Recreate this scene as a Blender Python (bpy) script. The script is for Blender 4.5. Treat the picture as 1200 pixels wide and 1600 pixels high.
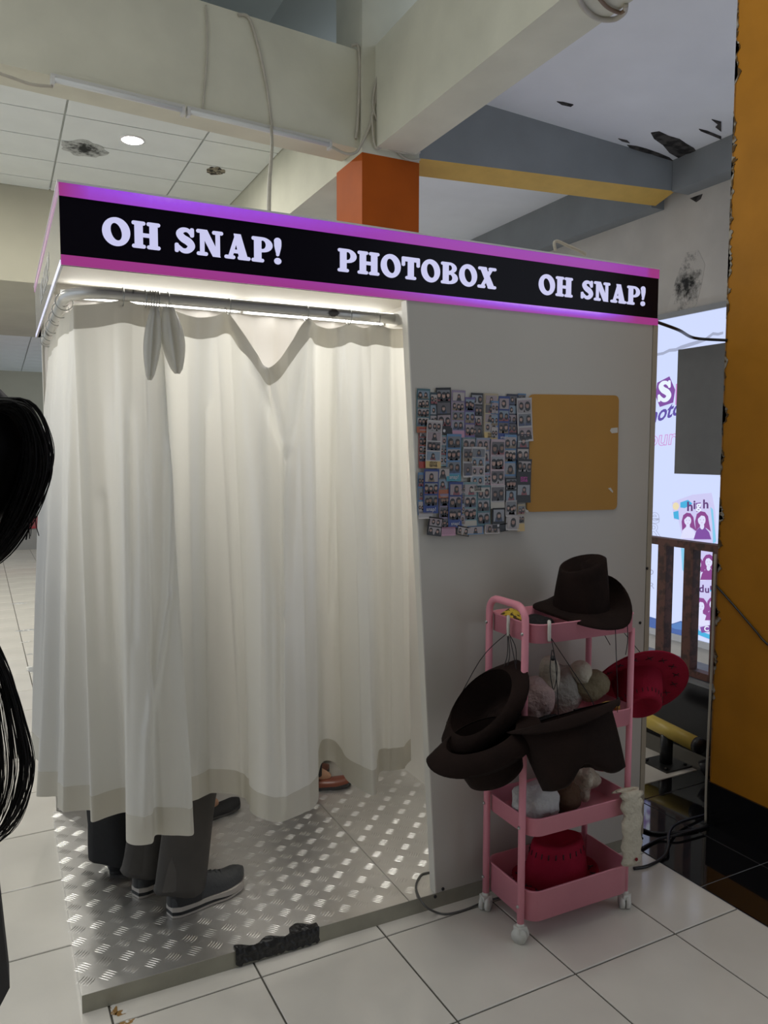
import bpy, bmesh, math, random
from mathutils import Vector, Matrix, Euler
random.seed(7)
PI = math.pi
scene = bpy.context.scene
C = scene.collection
for o in list(bpy.data.objects): bpy.data.objects.remove(o, do_unlink=True)

# ------------------------------------------------------------------ camera
CAM = Vector((-0.1587, -2.1501, 1.5253)); YAW, PITCH, ROLL, FPX = 0.46254, 0.076362, 0.0027055, 1208.67
def cam_axes():
    cy, sy, cp, sp = math.cos(YAW), math.sin(YAW), math.cos(PITCH), math.sin(PITCH)
    f = Vector((sy*cp, cy*cp, -sp)); r = Vector((cy, -sy, 0)); u = r.cross(f)
    cr, sr = math.cos(ROLL), math.sin(ROLL)
    return f, r*cr + u*sr, u*cr - r*sr
CF, CR, CU = cam_axes()
cd = bpy.data.cameras.new('camera'); cam = bpy.data.objects.new('camera', cd); C.objects.link(cam)
cd.sensor_fit = 'VERTICAL'; cd.sensor_height = 36.0; cd.sensor_width = 27.0; cd.lens = FPX/1600*36.0
cd.clip_start = 0.02; cd.clip_end = 200
m3 = Matrix((CR, CU, -CF)).transposed(); m4 = m3.to_4x4(); m4.translation = CAM
cam.matrix_world = m4
scene.camera = cam
def ray(px, py): return CF + CR*((px-600)/FPX) - CU*((py-800)/FPX)
def onz(px, py, z=0.): d = ray(px, py); return CAM + d*((z-CAM.z)/d.z)
def ony(px, py, y=0.): d = ray(px, py); return CAM + d*((y-CAM.y)/d.y)
def onx(px, py, x=0.): d = ray(px, py); return CAM + d*((x-CAM.x)/d.x)
def proj(p):
    d = Vector(p) - CAM; z = d.dot(CF)
    if z < .02: return None
    return 600+FPX*d.dot(CR)/z, 800-FPX*d.dot(CU)/z

# ------------------------------------------------------------------ world, light, exposure
w = bpy.data.worlds.new('world'); scene.world = w; w.use_nodes = True
bgn = w.node_tree.nodes['Background']; bgn.inputs[0].default_value = (.80, .88, 1.0, 1); bgn.inputs[1].default_value = .80
vs = scene.view_settings; vs.view_transform = 'Standard'; vs.look = 'None'; vs.gamma = 1; vs.use_curve_mapping = False
vs.exposure = 0.0
TUBE_STRENGTH = 6.5        # lamps inside the booth
ROOF_FILL_STRENGTH = 10.5       # hidden fill panel added in the booth roof
DOWNLIGHT_STRENGTH = 560.0   # ceiling downlights, the visible one and the added ones
CEILING_FILL_STRENGTH = 9.5  # fill panels added in the high ceiling
SIGN_STRENGTH = .9
BANNER_STRENGTH = 1.0

# ------------------------------------------------------------------ materials
MATS = {}
def mat(name, col, rough=.5, metal=0., var=0., vscale=8., bump=0., bscale=40., spec=.5, col2=None, thr=None, emit=None, estr=0., sheen=0., coat=0., coords='Object'):
    """principled material; var = fine noise variation, col2+thr = noise-shaped stains"""
    if name in MATS: return MATS[name]
    m = bpy.data.materials.new(name); m.use_nodes = True
    nt = m.node_tree; b = nt.nodes['Principled BSDF']
    c = (*col, 1)
    b.inputs['Base Color'].default_value = c; b.inputs['Roughness'].default_value = rough; b.inputs['Metallic'].default_value = metal
    b.inputs['Specular IOR Level'].default_value = spec
    if sheen: b.inputs['Sheen Weight'].default_value = sheen
    if coat: b.inputs['Coat Weight'].default_value = coat
    tc = nt.nodes.new('ShaderNodeTexCoord')
    src = None
    if var or col2:
        n = nt.nodes.new('ShaderNodeTexNoise'); n.inputs['Scale'].default_value = vscale; n.inputs['Detail'].default_value = 6
        nt.links.new(tc.outputs[coords], n.inputs['Vector'])
        r = nt.nodes.new('ShaderNodeValToRGB')
        if col2:
            r.color_ramp.elements[0].position = thr[0]; r.color_ramp.elements[1].position = thr[1]
            r.color_ramp.elements[0].color = (*col2, 1); r.color_ramp.elements[1].color = c
        else:
            r.color_ramp.elements[0].position = .3; r.color_ramp.elements[1].position = .7
            r.color_ramp.elements[0].color = (*[x*(1-var) for x in col], 1); r.color_ramp.elements[1].color = (*[min(1, x*(1+var)) for x in col], 1)
        nt.links.new(n.outputs['Fac'], r.inputs['Fac']); nt.links.new(r.outputs['Color'], b.inputs['Base Color'])
    if bump:
        n2 = nt.nodes.new('ShaderNodeTexNoise'); n2.inputs['Scale'].default_value = bscale; n2.inputs['Detail'].default_value = 4
        nt.links.new(tc.outputs[coords], n2.inputs['Vector'])
        bp = nt.nodes.new('ShaderNodeBump'); bp.inputs['Strength'].default_value = bump; bp.inputs['Distance'].default_value = .01
        nt.links.new(n2.outputs['Fac'], bp.inputs['Height']); nt.links.new(bp.outputs['Normal'], b.inputs['Normal'])
    if emit:
        b.inputs['Emission Color'].default_value = (*emit, 1); b.inputs['Emission Strength'].default_value = estr
    MATS[name] = m; return m
def emis(name, col, s):
    return mat(name, (0.02, .02, .02), .35, emit=col, estr=s)

M_tile = mat('white_tile', (.68, .65, .59), .11, var=.06, vscale=3., spec=.5)
M_grout = mat('dark_grout', (.10, .095, .08), .9)
M_grout2 = mat('pale_grout', (.32, .33, .36), .8)
M_black = mat('black_granite', (.006, .006, .007), .05, spec=.9, coat=.25)
M_cream = mat('cream_paint', (.62, .61, .50), .75, var=.07, vscale=2.5, bump=.15, bscale=12)
M_creamd = mat('beige_wall', (.50, .48, .38), .8, var=.06, vscale=1.5)
M_white = mat('white_paint', (.85, .87, .89), .8, var=.04, vscale=2)
M_ctile = mat('ceiling_tile', (.76, .80, .78), .85, var=.03, vscale=3)
M_cgrid = mat('ceiling_grid', (.55, .58, .56), .7)
M_orange = mat('orange_paint', (.43, .090, .008), .6, var=.10, vscale=3, spec=.15)
M_pill = mat('ochre_paint', (.42, .175, .012), .55, spec=.2, var=.10, vscale=5, bump=.08, bscale=25)
M_chip = mat('chipped_plaster', (.34, .31, .25), .9, col2=(.10, .055, .015), thr=(.48, .60), vscale=28, bump=.8, bscale=30)
M_yel = mat('yellow_paint', (.66, .42, .09), .7, var=.06)
M_grayb = mat('grey_beam_paint', (.26, .28, .29), .8, var=.07, vscale=3)
M_wallr = mat('dirty_white_wall', (.62, .59, .54), .85, var=.09, vscale=2.2)
M_mould = mat('black_mould', (.35, .34, .31), .95, col2=(.025, .025, .022), thr=(.46, .56), vscale=14)
def mould_mat(name, axes, wall, dark, sc=14, lo=.42):
    m = bpy.data.materials.new(name); m.use_nodes = True; nt = m.node_tree; b = nt.nodes['Principled BSDF']; b.inputs['Roughness'].default_value = .9
    tc = nt.nodes.new('ShaderNodeTexCoord'); sp = nt.nodes.new('ShaderNodeSeparateXYZ'); nt.links.new(tc.outputs['Generated'], sp.inputs[0])
    def mth(op, a, b_):
        n = nt.nodes.new('ShaderNodeMath'); n.operation = op
        for i, q in enumerate((a, b_)):
            if isinstance(q, (int, float)): n.inputs[i].default_value = q
            else: nt.links.new(q, n.inputs[i])
        return n.outputs[0]
    d2 = [mth('POWER', mth('ABSOLUTE', mth('SUBTRACT', sp.outputs[a], .5), 0), 2.) for a in axes]
    rad = mth('MULTIPLY', mth('SQRT', mth('ADD', d2[0], d2[1]), 0), 2.)
    nz = nt.nodes.new('ShaderNodeTexNoise'); nz.inputs['Scale'].default_value = sc; nz.inputs['Detail'].default_value = 8; nz.inputs['Roughness'].default_value = .7; nt.links.new(tc.outputs['Object'], nz.inputs['Vector'])
    f = mth('ADD', nz.outputs['Fac'], mth('MULTIPLY', rad, .34))
    r = nt.nodes.new('ShaderNodeValToRGB'); e = r.color_ramp.elements; e[0].position = lo+.12; e[0].color = (*dark, 1); e[1].position = lo+.34; e[1].color = (*wall, 1)
    nt.links.new(f, r.inputs[0]); nt.links.new(r.outputs[0], b.inputs['Base Color']); return m
M_mould2 = mat('peeled_hole', (.07, .065, .06), .95, col2=(.018, .016, .014), thr=(.42, .55), vscale=12, bump=1, bscale=25)
M_panel = mat('booth_board', (.52, .50, .455), .45, var=.03, vscale=2)
M_bwhite = mat('booth_interior_white', (.80, .77, .70), .6, var=.02)
M_edge = mat('board_edge', (.74, .72, .66), .5)
M_trim = mat('beige_trim', (.40, .36, .28), .5, var=.05)
M_kerb = mat('platform_kerb', (.34, .33, .27), .38, metal=.35, var=.12, vscale=9)
M_alu = mat('tread_aluminium', (.80, .79, .77), .40, metal=1., var=.08, vscale=5)
M_chrome = mat('worn_chrome', (.70, .69, .65), .32, metal=.55, col2=(.12, .11, .10), thr=(.36, .40), vscale=16)
M_steel = mat('steel_wire', (.5, .5, .48), .3, metal=1.)
M_tape = mat('black_duct_tape', (.008, .008, .009), .35, bump=.5, bscale=60)
M_signblk = mat('sign_black', (.004, .003, .008), .25, spec=.15)
M_signw = mat('sign_side_acrylic', (.62, .62, .63), .09, spec=.8)
M_ochre = mat('ochre_board', (.44, .22, .032), .6, var=.05, vscale=5)
M_pink = mat('pink_powder_coat', (.76, .29, .36), .4, var=.03, spec=.5)
M_castor = mat('castor_plastic', (.66, .65, .60), .5, var=.08)
M_brown = mat('dark_brown_felt', (.013, .0062, .0045), .9, var=.25, vscale=10, bump=.2, bscale=90, spec=.2)
M_red = mat('red_felt', (.30, .010, .032), .85, var=.15, vscale=10, bump=.2, bscale=90, spec=.2)
M_cord = mat('black_cord', (.008, .008, .009), .6)
M_cable = mat('black_cable', (.007, .007, .009), .35)
M_cablew = mat('old_white_cable', (.46, .43, .36), .6, var=.12)
M_rust = mat('rusty_brown_paint', (.115, .042, .028), .55, col2=(.05, .018, .012), thr=(.42, .52), vscale=22)
M_pipe = mat('yellow_pipe_paint', (.62, .46, .09), .4, var=.1)
M_blackp = mat('black_pipe_paint', (.012, .012, .013), .4)
M_furw = mat('cream_plush', (.58, .53, .42), .95, bump=1, bscale=60, var=.12, vscale=14)
M_furg = mat('grey_plush', (.36, .33, .29), .95, bump=1, bscale=60, var=.2, vscale=14)
M_furb = mat('brown_plush', (.10, .052, .028), .95, bump=1, bscale=60)
M_furk = mat('black_plush', (.012, .011, .012), .95, bump=1, bscale=60)
M_furr = mat('deep_red_plush', (.20, .006, .012), .9, bump=1, bscale=60)
M_furp = mat('pale_pink_plush', (.50, .36, .34), .95, bump=1, bscale=60)
M_yelc = mat('yellow_patterned_cloth', (.62, .43, .04), .8, col2=(.06, .035, .01), thr=(.45, .5), vscale=60)
M_skin = mat('skin', (.42, .24, .15), .5)
M_hair = mat('black_hair', (.0035, .0033, .0035), .55, spec=.22)
M_blkc = mat('black_cloth', (.010, .010, .011), .8, bump=.15)
M_greyc = mat('charcoal_trouser', (.052, .046, .040), .75, var=.12, vscale=12, bump=.15)
M_shoeg = mat('grey_sneaker_upper', (.048, .050, .052), .7, bump=.3, bscale=80)
M_shoek = mat('black_sneaker_upper', (.014, .014, .015), .6)
M_solew = mat('pale_midsole', (.44, .40, .36), .6)
M_shoeb = mat('brown_leather', (.16, .045, .025), .3)
M_greybd = mat('grey_back_board', (.13, .13, .125), .6, var=.05)
M_tube_off = mat('unlit_lamp', (.66, .68, .68), .3)
M_stain = mat('rust_stain', (.30, .16, .04), .6, col2=(.66, .65, .61), thr=(.45, .5), vscale=30)
M_redtrim = mat('red_trim', (.35, .03, .04), .5)
M_silver = mat('tape_remnant', (.62, .60, .55), .5)

def cloth_mat(name, col, transl, rough=.45):
    m = bpy.data.materials.new(name); m.use_nodes = True; nt = m.node_tree; nt.nodes.clear()
    out = nt.nodes.new('ShaderNodeOutputMaterial'); d = nt.nodes.new('ShaderNodeBsdfDiffuse'); t = nt.nodes.new('ShaderNodeBsdfTranslucent')
    g = nt.nodes.new('ShaderNodeBsdfGlossy'); g.inputs['Roughness'].default_value = rough; g.inputs['Color'].default_value = (.9, .92, 1, 1)
    d.inputs['Color'].default_value = (*col, 1); t.inputs['Color'].default_value = (col[0], col[1]*.985, col[2]*.95, 1)
    mx = nt.nodes.new('ShaderNodeMixShader'); mx.inputs[0].default_value = transl
    mx2 = nt.nodes.new('ShaderNodeMixShader'); mx2.inputs[0].default_value = .085
    nt.links.new(d.outputs[0], mx.inputs[1]); nt.links.new(t.outputs[0], mx.inputs[2])
    nt.links.new(mx.outputs[0], mx2.inputs[1]); nt.links.new(g.outputs[0], mx2.inputs[2]); nt.links.new(mx2.outputs[0], out.inputs[0])
    MATS[name] = m; return m
M_curt = cloth_mat('ivory_satin', (.84, .835, .79), .46, .32)
M_curt2 = cloth_mat('ivory_satin_double', (.64, .61, .52), .16, .45)
M_backdrop = cloth_mat('white_backdrop', (.84, .80, .74), .15, .6)

# ------------------------------------------------------------------ mesh helpers
def V(*a): return Vector(a)
class MB:
    def __init__(s): s.v = []; s.f = []; s.m = []; s.sm = []
    def add(s, vs, fs, mi=0, smooth=False):
        k = len(s.v); s.v += [Vector(p) for p in vs]
        for f in fs: s.f.append([i+k for i in f]); s.m.append(mi); s.sm.append(smooth)
        return s
    def box(s, a, b, mi=0, M=None):
        (x0, y0, z0), (x1, y1, z1) = a, b
        vs = [V(x, y, z) for z in (z0, z1) for y in (y0, y1) for x in (x0, x1)]
        if M: vs = [M @ p for p in vs]
        return s.add(vs, [(0, 2, 3, 1), (4, 5, 7, 6), (0, 1, 5, 4), (2, 6, 7, 3), (0, 4, 6, 2), (1, 3, 7, 5)], mi)
    def tube(s, path, r, n=8, mi=0, cap=True, smooth=True):
        path = [Vector(p) for p in path]; rs = r if isinstance(r, (list, tuple)) else [r]*len(path)
        rings = []; up = None
        for i, p in enumerate(path):
            t = (path[min(i+1, len(path)-1)] - path[max(i-1, 0)]).normalized()
            if up is None:
                up = V(0, 0, 1) if abs(t.z) < .9 else V(1, 0, 0)
            a = t.cross(up)
            if a.length < 1e-6: a = t.orthogonal()
            a.normalize(); b = a.cross(t).normalized(); up = b
            rings.append([p + (a*math.cos(2*PI*k/n) + b*math.sin(2*PI*k/n))*rs[i] for k in range(n)])
        return s.loft(rings, mi, cap, smooth)
    def loft(s, rings, mi=0, cap=True, smooth=True, closed=True):
        n = len(rings[0]); vs = [p for r in rings for p in r]; fs = []
        for i in range(len(rings)-1):
            for k in range(n if closed else n-1):
                k2 = (k+1) % n
                fs.append((i*n+k, i*n+k2, (i+1)*n+k2, (i+1)*n+k))
        if cap and closed:
            fs.append(tuple(range(n-1, -1, -1))); fs.append(tuple((len(rings)-1)*n+k for k in range(n)))
        return s.add(vs, fs, mi, smooth)
    def prism(s, poly, ex, mi=0):
        """poly: list of 3D points, ex: extrusion vector"""
        n = len(poly); ex = Vector(ex); p0 = [Vector(p) for p in poly]; p1 = [p+ex for p in p0]
        fs = [tuple(range(n)), tuple(range(2*n-1, n-1, -1))] + [(i, i+n, (i+1) % n+n, (i+1) % n) for i in range(n)]
        return s.add(p0+p1, fs, mi)
    def ball(s, c, r, seg=12, rings=8, mi=0, M=None, f=None):
        c = Vector(c); r = Vector(r) if not isinstance(r, (int, float)) else V(r, r, r)
        vs = []; fs = []
        for i in range(rings+1):
            th = PI*i/rings
            for k in range(seg):
                ph = 2*PI*k/seg; d = V(math.sin(th)*math.cos(ph), math.sin(th)*math.sin(ph), math.cos(th))
                q = V(d.x*r.x, d.y*r.y, d.z*r.z)
                if f: q = q*f(d)
                if M: q = M @ q
                vs.append(c+q)
        for i in range(rings):
            for k in range(seg):
                k2 = (k+1) % seg; fs.append((i*seg+k, (i+1)*seg+k, (i+1)*seg+k2, i*seg+k2))
        return s.add(vs, fs, mi, True)
    def xform(s, M): s.v = [M @ p for p in s.v]; return s

OFF = {}
def wloc(o): return OFF.get(o.name, V(0, 0, 0))
def build(name, mb, mats, parent=None, loc=None):
    """mesh in world coordinates -> object; parent = its thing; loc = origin of a top-level object"""
    off = wloc(parent) if parent else (Vector(loc) if loc is not None else V(0, 0, 0))
    me = bpy.data.meshes.new(name)
    me.from_pydata([tuple(p-off) for p in mb.v], [], mb.f)
    if not isinstance(mats, (list, tuple)): mats = [mats]
    for m in mats: me.materials.append(m)
    for p, mi, sm in zip(me.polygons, mb.m, mb.sm): p.material_index = mi; p.use_smooth = sm
    bm = bmesh.new(); bm.from_mesh(me); bmesh.ops.remove_doubles(bm, verts=bm.verts, dist=1e-6); bmesh.ops.recalc_face_normals(bm, faces=bm.faces); bm.to_mesh(me); bm.free()
    o = bpy.data.objects.new(name, me); C.objects.link(o)
    if parent: o.parent = parent
    elif loc is not None: o.location = loc
    OFF[o.name] = off
    return o
def tag(o, label=None, cat=None, group=None, kind=None):
    if label: o['label'] = label
    if cat: o['category'] = cat
    if group: o['group'] = group
    if kind: o['kind'] = kind
    return o
def thing(name, label, cat, loc, group=None):
    o = bpy.data.objects.new(name, None); C.objects.link(o); o.location = loc; o.empty_display_size = .1
    OFF[o.name] = Vector(loc); return tag(o, label, cat, group)
def struct(name, mb, mats, loc=None): return tag(build(name, mb, mats, None, loc), kind='structure')
def catmull(P, sub):
    out = []; n = len(P)
    for i in range(n-1):
        a, b, c, d = P[max(i-1, 0)], P[i], P[i+1], P[min(i+2, n-1)]
        for k in range(sub):
            t = k/sub; t2 = t*t; t3 = t2*t
            out.append((b*2 + (c-a)*t + (a*2-b*5+c*4-d)*t2 + (b*3-a-c*3+d)*t3)*.5)
    out.append(P[-1].copy()); return out
def smooth_path(P, sub=6): return catmull([Vector(p) for p in P], sub)
def rbox_poly(x0, y0, x1, y1, r, n=5):
    pts = []
    for cx, cy, a0 in ((x1-r, y1-r, 0), (x0+r, y1-r, PI/2), (x0+r, y0+r, PI), (x1-r, y0+r, 1.5*PI)):
        for k in range(n+1):
            a = a0+PI/2*k/n; pts.append((cx+r*math.cos(a), cy+r*math.sin(a)))
    return pts
def eval_mesh(o):
    dg = bpy.context.evaluated_depsgraph_get(); dg.update()
    return bpy.data.meshes.new_from_object(o.evaluated_get(dg))
def text_mesh(s, shear=0., bold=0.):
    """built-in font -> (verts 2D in units of cap height ~0.7, faces)"""
    cu = bpy.data.curves.new('t', 'FONT'); cu.body = s; cu.shear = shear; cu.offset = bold; cu.resolution_u = 3
    o = bpy.data.objects.new('t', cu); C.objects.link(o)
    me = eval_mesh(o); vs = [(v.co.x, v.co.y) for v in me.vertices]; fs = [tuple(p.vertices) for p in me.polygons]
    bpy.data.objects.remove(o, do_unlink=True); bpy.data.curves.remove(cu); bpy.data.meshes.remove(me)
    return vs, fs

# fat rounded-serif capitals, drawn with strokes (cap height 1)
def glyph(ch):
    P = []      # list of (verts2d, faces)
    def quadstrip(L, Rr, closed=False):
        n = len(L); vs = L+Rr; fs = []
        for i in range(n if closed else n-1):
            j = (i+1) % n; fs.append((i, j, n+j, n+i))
        P.append((vs, fs))
    def disc(cx, cy, rx, ry, n=18): P.append(([(cx+rx*math.cos(2*PI*k/n), cy+ry*math.sin(2*PI*k/n)) for k in range(n)], [tuple(range(n))]))
    def bar(x0, y0, x1, y1, r=.05): 
        q = rbox_poly(x0, y0, x1, y1, min(r, abs(x1-x0)/2.01, abs(y1-y0)/2.01), 4); P.append((q, [tuple(range(len(q)))]))
    def ring(cx, cy, rx, ry, ix, iy, tilt=0., a0=0., a1=2*PI, dx=0, n=36):
        o = []; i_ = []; cl = abs(a1-a0-2*PI) < 1e-6; N = n if cl else n+1
        for k in range(N):
            a = a0+(a1-a0)*k/n
            o.append((cx+rx*math.cos(a), cy+ry*math.sin(a)))
            x, y = ix*math.cos(a), iy*math.sin(a)
            i_.append((cx+dx+x*math.cos(tilt)-y*math.sin(tilt), cy+x*math.sin(tilt)+y*math.cos(tilt)))
        quadstrip(o, i_, cl)
    def stroke(pts, ws, caps=True):
        pp = catmull([V(x, y, 0) for x, y in pts], 6); wv = catmull([V(x, 0, 0) for x in ws], 6)
        L = []; R = []
        for i, p in enumerate(pp):
            t = (pp[min(i+1, len(pp)-1)]-pp[max(i-1, 0)]).normalized(); nn = V(-t.y, t.x, 0)*wv[i].x/2
            L.append(((p+nn).x, (p+nn).y)); R.append(((p-nn).x, (p-nn).y))
        quadstrip(L, R)
        if caps:
            disc(pts[0][0], pts[0][1], ws[0]/2, ws[0]/2); disc(pts[-1][0], pts[-1][1], ws[-1]/2, ws[-1]/2)
    def para(x0, x1, x2, x3, y0=0., y1=1.): P.append(([(x0, y0), (x1, y0), (x2, y1), (x3, y1)], [(0, 1, 2, 3)]))
    S = .14
    def serif(cx, w, y): bar(cx-w/2, y, cx+w/2, y+S, .065)
    if ch == 'O': ring(.46, .5, .46, .53, .17, .32, .22); W = .92
    elif ch == 'H':
        for cx in (.25, .75): bar(cx-.14, .03, cx+.14, .97); serif(cx, .46, 0); serif(cx, .46, 1-S)
        bar(.3, .42, .7, .57, .02); W = 1.0
    elif ch == 'S':
        stroke([(.60, .78), (.46, .89), (.29, .87), (.19, .73), (.30, .57), (.50, .45), (.60, .29), (.48, .12), (.30, .10), (.13, .24)], [.15, .16, .20, .25, .29, .30, .26, .21, .18, .15])
        bar(.56, .64, .70, .99, .06); bar(.02, .02, .16, .37, .06); W = .74
    elif ch == 'N':
        bar(.14, .03, .30, .97, .03); bar(.70, .03, .86, .97, .03); para(.60, .88, .40, .10)
        serif(.20, .38, 1-S); serif(.22, .40, 0); serif(.78, .40, 1-S); W = 1.0
    elif ch == 'A':
        para(.10, .27, .54, .40); para(.55, .88, .60, .34); bar(.24, .24, .70, .38, .02); serif(.19, .40, 0); serif(.72, .48, 0); W = .96
    elif ch == 'P':
        bar(.11, .03, .39, .97); serif(.25, .48, 0); bar(.02, 1-S, .45, 1, .06)
        ring(.42, .70, .40, .30, .13, .17, 0, -PI/2, PI/2); bar(.25, .87, .44, 1., .02); bar(.30, .40, .44, .53, .02); W = .82
    elif ch == '!':
        stroke([(.17, .92), (.17, .70), (.17, .38)], [.28, .27, .12]); disc(.17, .12, .14, .13); W = .34
    elif ch == 'T':
        bar(.30, .03, .58, .97); serif(.44, .50, 0); bar(.02, .80, .86, 1., .05); bar(.02, .58, .17, .97, .06); bar(.71, .58, .86, .97, .06); W = .88
    elif ch == 'B':
        bar(.11, .03, .39, .97); bar(.02, 0, .45, S, .06); bar(.02, 1-S, .45, 1, .06)
        ring(.42, .745, .36, .255, .12, .13, 0, -PI/2, PI/2); ring(.42, .285, .42, .285, .14, .15, 0, -PI/2, PI/2)
        bar(.25, .87, .44, 1., .02); bar(.25, 0, .44, .13, .02); bar(.30, .43, .46, .60, .02); W = .86
    elif ch == 'X':
        para(.56, .90, .42, .10); para(.10, .27, .84, .66); serif(.20, .40, 0); serif(.74, .44, 0); serif(.25, .44, 1-S); serif(.76, .40, 1-S); W = .96
    else: W = .42
    return P, W

# ================================================================== SETTING
# ---- floor: grout slab and tiles, turned 1.2 degrees against the booth
FA = math.radians(1.2); FO = V(.903, -.474, 0); TP = .412
FM = Matrix.Translation(FO) @ Matrix.Rotation(FA, 4, 'Z'); FI = FM.inverted()
floor = struct('floor', MB().box((-7, -4, -.16), (3.12, 19, -.004)), M_grout)
BX = 1.118; BY = .86           # black granite zone in tile coordinates: x > BX, y < BY
def tile_mesh(name, w, d, m, t=.010):
    mb = MB(); e = .0018
    a = [V(-w/2, -d/2, 0), V(w/2, -d/2, 0), V(w/2, d/2, 0), V(-w/2, d/2, 0)]; top = [V(p.x*(1-2*e/w), p.y*(1-2*e/d), t) for p in a]
    lo = [V(p.x, p.y, t-e) for p in a]
    mb.loft([a, lo, top], 0, True, False)
    me = bpy.data.meshes.new(name); me.from_pydata([tuple(p) for p in mb.v], [], mb.f); me.materials.append(m)
    bm = bmesh.new(); bm.from_mesh(me); bmesh.ops.recalc_face_normals(bm, faces=bm.faces); bm.to_mesh(me); bm.free()
    return me
def put(me, name, parent, loc, rz=0.):
    o = bpy.data.objects.new(name, me); C.objects.link(o); o.parent = parent; o.location = loc; o.rotation_euler = (0, 0, rz); return o
J = .0055
me_full = tile_mesh('tile', TP-J, TP-J, M_tile); me_cut = tile_mesh('tile', BX-2*TP-J, TP-J, M_tile)
cand = []; rest = MB()
for i in range(-18, 3):
    for j in range(-9, 47):
        x0 = i*TP; x1 = min(x0+TP, BX) if (j+1)*TP <= BY+.01 or True else x0+TP
        if x0 >= BX: continue
        cut = x1-x0 < TP-.001
        c = FM @ V((x0+x1)/2, (j+.5)*TP, 0)
        pp = [proj(FM @ V(a, b, 0)) for a in (x0, x1) for b in (j*TP, (j+1)*TP)]
        vis = all(pp) and max(p[0] for p in pp) > -5 and min(p[0] for p in pp) < 1205 and max(p[1] for p in pp) > 850 and min(p[1] for p in pp) < 1605
        under = .02 < c.x < 2.0 and .25 < c.y < .95
        big = vis and max(p[1] for p in pp)-min(p[1] for p in pp) >= 9
        if big and not under: cand.append((c, cut))
        else: rest.box((x0+J/2, j*TP+J/2, -.010), (x1-J/2, (j+1)*TP-J/2, 0), 0, FM)
# white tiles past the granite strip, up to the plinth
for i in range(0, 6):
    for j in range(0, 8):
        x0 = BX+i*TP; y0 = BY+j*TP
        if x0+TP > BX+1.0: continue
        c = FM @ V(x0+TP/2, y0+TP/2, 0)
        cand.append((c, False)) if j < 2 else rest.box((x0+J/2, y0+J/2, -.010), (x0+TP-J/2, y0+TP-J/2, 0), 0, FM)
for c, cut in cand: put(me_cut if cut else me_full, 'tile', floor, (c.x, c.y, -.010), FA)
tag(build('distant_tiles', rest, M_tile, floor), kind='stuff')
# black granite
build('granite_bed', MB().box((BX, -4, -.006), (BX+1.02, BY, -.0035), 0, FM), M_grout2, floor)
gx = [BX+.001, BX+.32, BX+.92]; gy = [BY-.005-.6*k for k in range(0, 7)]
gy = [BY, .745, .15, -.45, -1.05, -1.65, -2.25]
gm = {}
for i in range(2):
    for j in range(6):
        wx, wy = gx[i+1]-gx[i]-.004, gy[j]-gy[j+1]-.004; k = (round(wx, 3), round(wy, 3))
        if k not in gm: gm[k] = tile_mesh('granite_tile', wx, wy, M_black)
        c = FM @ V((gx[i]+gx[i+1])/2, (gy[j]+gy[j+1])/2, 0)
        put(gm[k], 'granite_tile', floor, (c.x, c.y, -.010), FA)
# stain of rust at the platform corner
st = MB()
for px, py, rx, ry in ((178, 1578, .012, .030), (190, 1582, .020, .014), (200, 1597, .03, .010)):
    c = onz(px, py, .0006); st.add([c+V(rx*math.cos(2*PI*k/14)*random.uniform(.6, 1.1), ry*math.sin(2*PI*k/14)*random.uniform(.6, 1.1), 0) for k in range(14)], [tuple(range(14))])
build('rust_stain', st, M_stain, floor)
st = MB()
for px, py, rx, ry in ((30, 943, .10, .05), (38, 985, .14, .05), (53, 1045, .07, .10), (40, 1003, .05, .02), (48, 1022, .04, .02)):
    c = onz(px, py, .0006); st.add([c+V(rx*math.cos(2*PI*k/16)*random.uniform(.5, 1.1), ry*math.sin(2*PI*k/16)*random.uniform(.4, 1.1), 0) for k in range(16)], [tuple(range(16))])
build('dirt_stain', st, mat('floor_dirt', (.30, .31, .31), .6, col2=(.66, .65, .61), thr=(.42, .5), vscale=18), floor)

# ---- plinth and railing at the edge of the void
struct('trim_1', MB().box((2.99, -1.2, 0), (3.30, 4.0, .352)).box((2.985, -1.2, .352), (3.31, 4.0, .366), 1), [mat('black_plinth_tile', (.008, .008, .009), .18), mat('plinth_cap', (.20, .21, .22), .5, var=.1)])
rl = thing('railing', 'rusty brown steel railing of upright bars on black plinth before the lit banner', 'railing', (3.05, .9, .366))
build('top_rail', MB().box((3.02, -.8, 1.035), (3.08, 3.2, 1.072)), M_rust, rl)
build('bottom_rail', MB().box((3.025, -.8, .372), (3.075, 3.2, .408)), M_rust, rl)
po = MB().box((-.028, -.028, .408), (.028, .028, 1.035))
pm = None
for k in range(-6, 12):
    y = .700+.178*k
    o = build('bar', MB().box((3.022, y-.029, .408), (3.078, y+.029, 1.035)), M_rust, rl) if pm is None else None
    if pm is None: pm = o.data; y0_ = y
    else:
        o = bpy.data.objects.new('bar', pm); C.objects.link(o); o.parent = rl; o.location = (0, y-y0_, 0)
for yf in (-.7, 1.2, 3.1): build('foot', MB().box((3.03, yf-.03, .366), (3.07, yf+.03, .373)), M_rust, rl)

# ---- right wall behind the void, its beam, the lower landing
wr = struct('wall_right', MB().box((5.50, -3, -1.25), (5.75, 9.5, 4.6)), M_wallr)
struct('trim_2', MB().box((5.30, -3, 3.855), (5.50, 3.06, 4.6)).box((5.34, 3.34, 3.80), (5.50, 9.5, 4.6)), M_grayb)
struct('floor_lower', MB().box((3.12, -3, -1.4), (5.75, 9.5, -1.25)), M_wallr)
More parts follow.
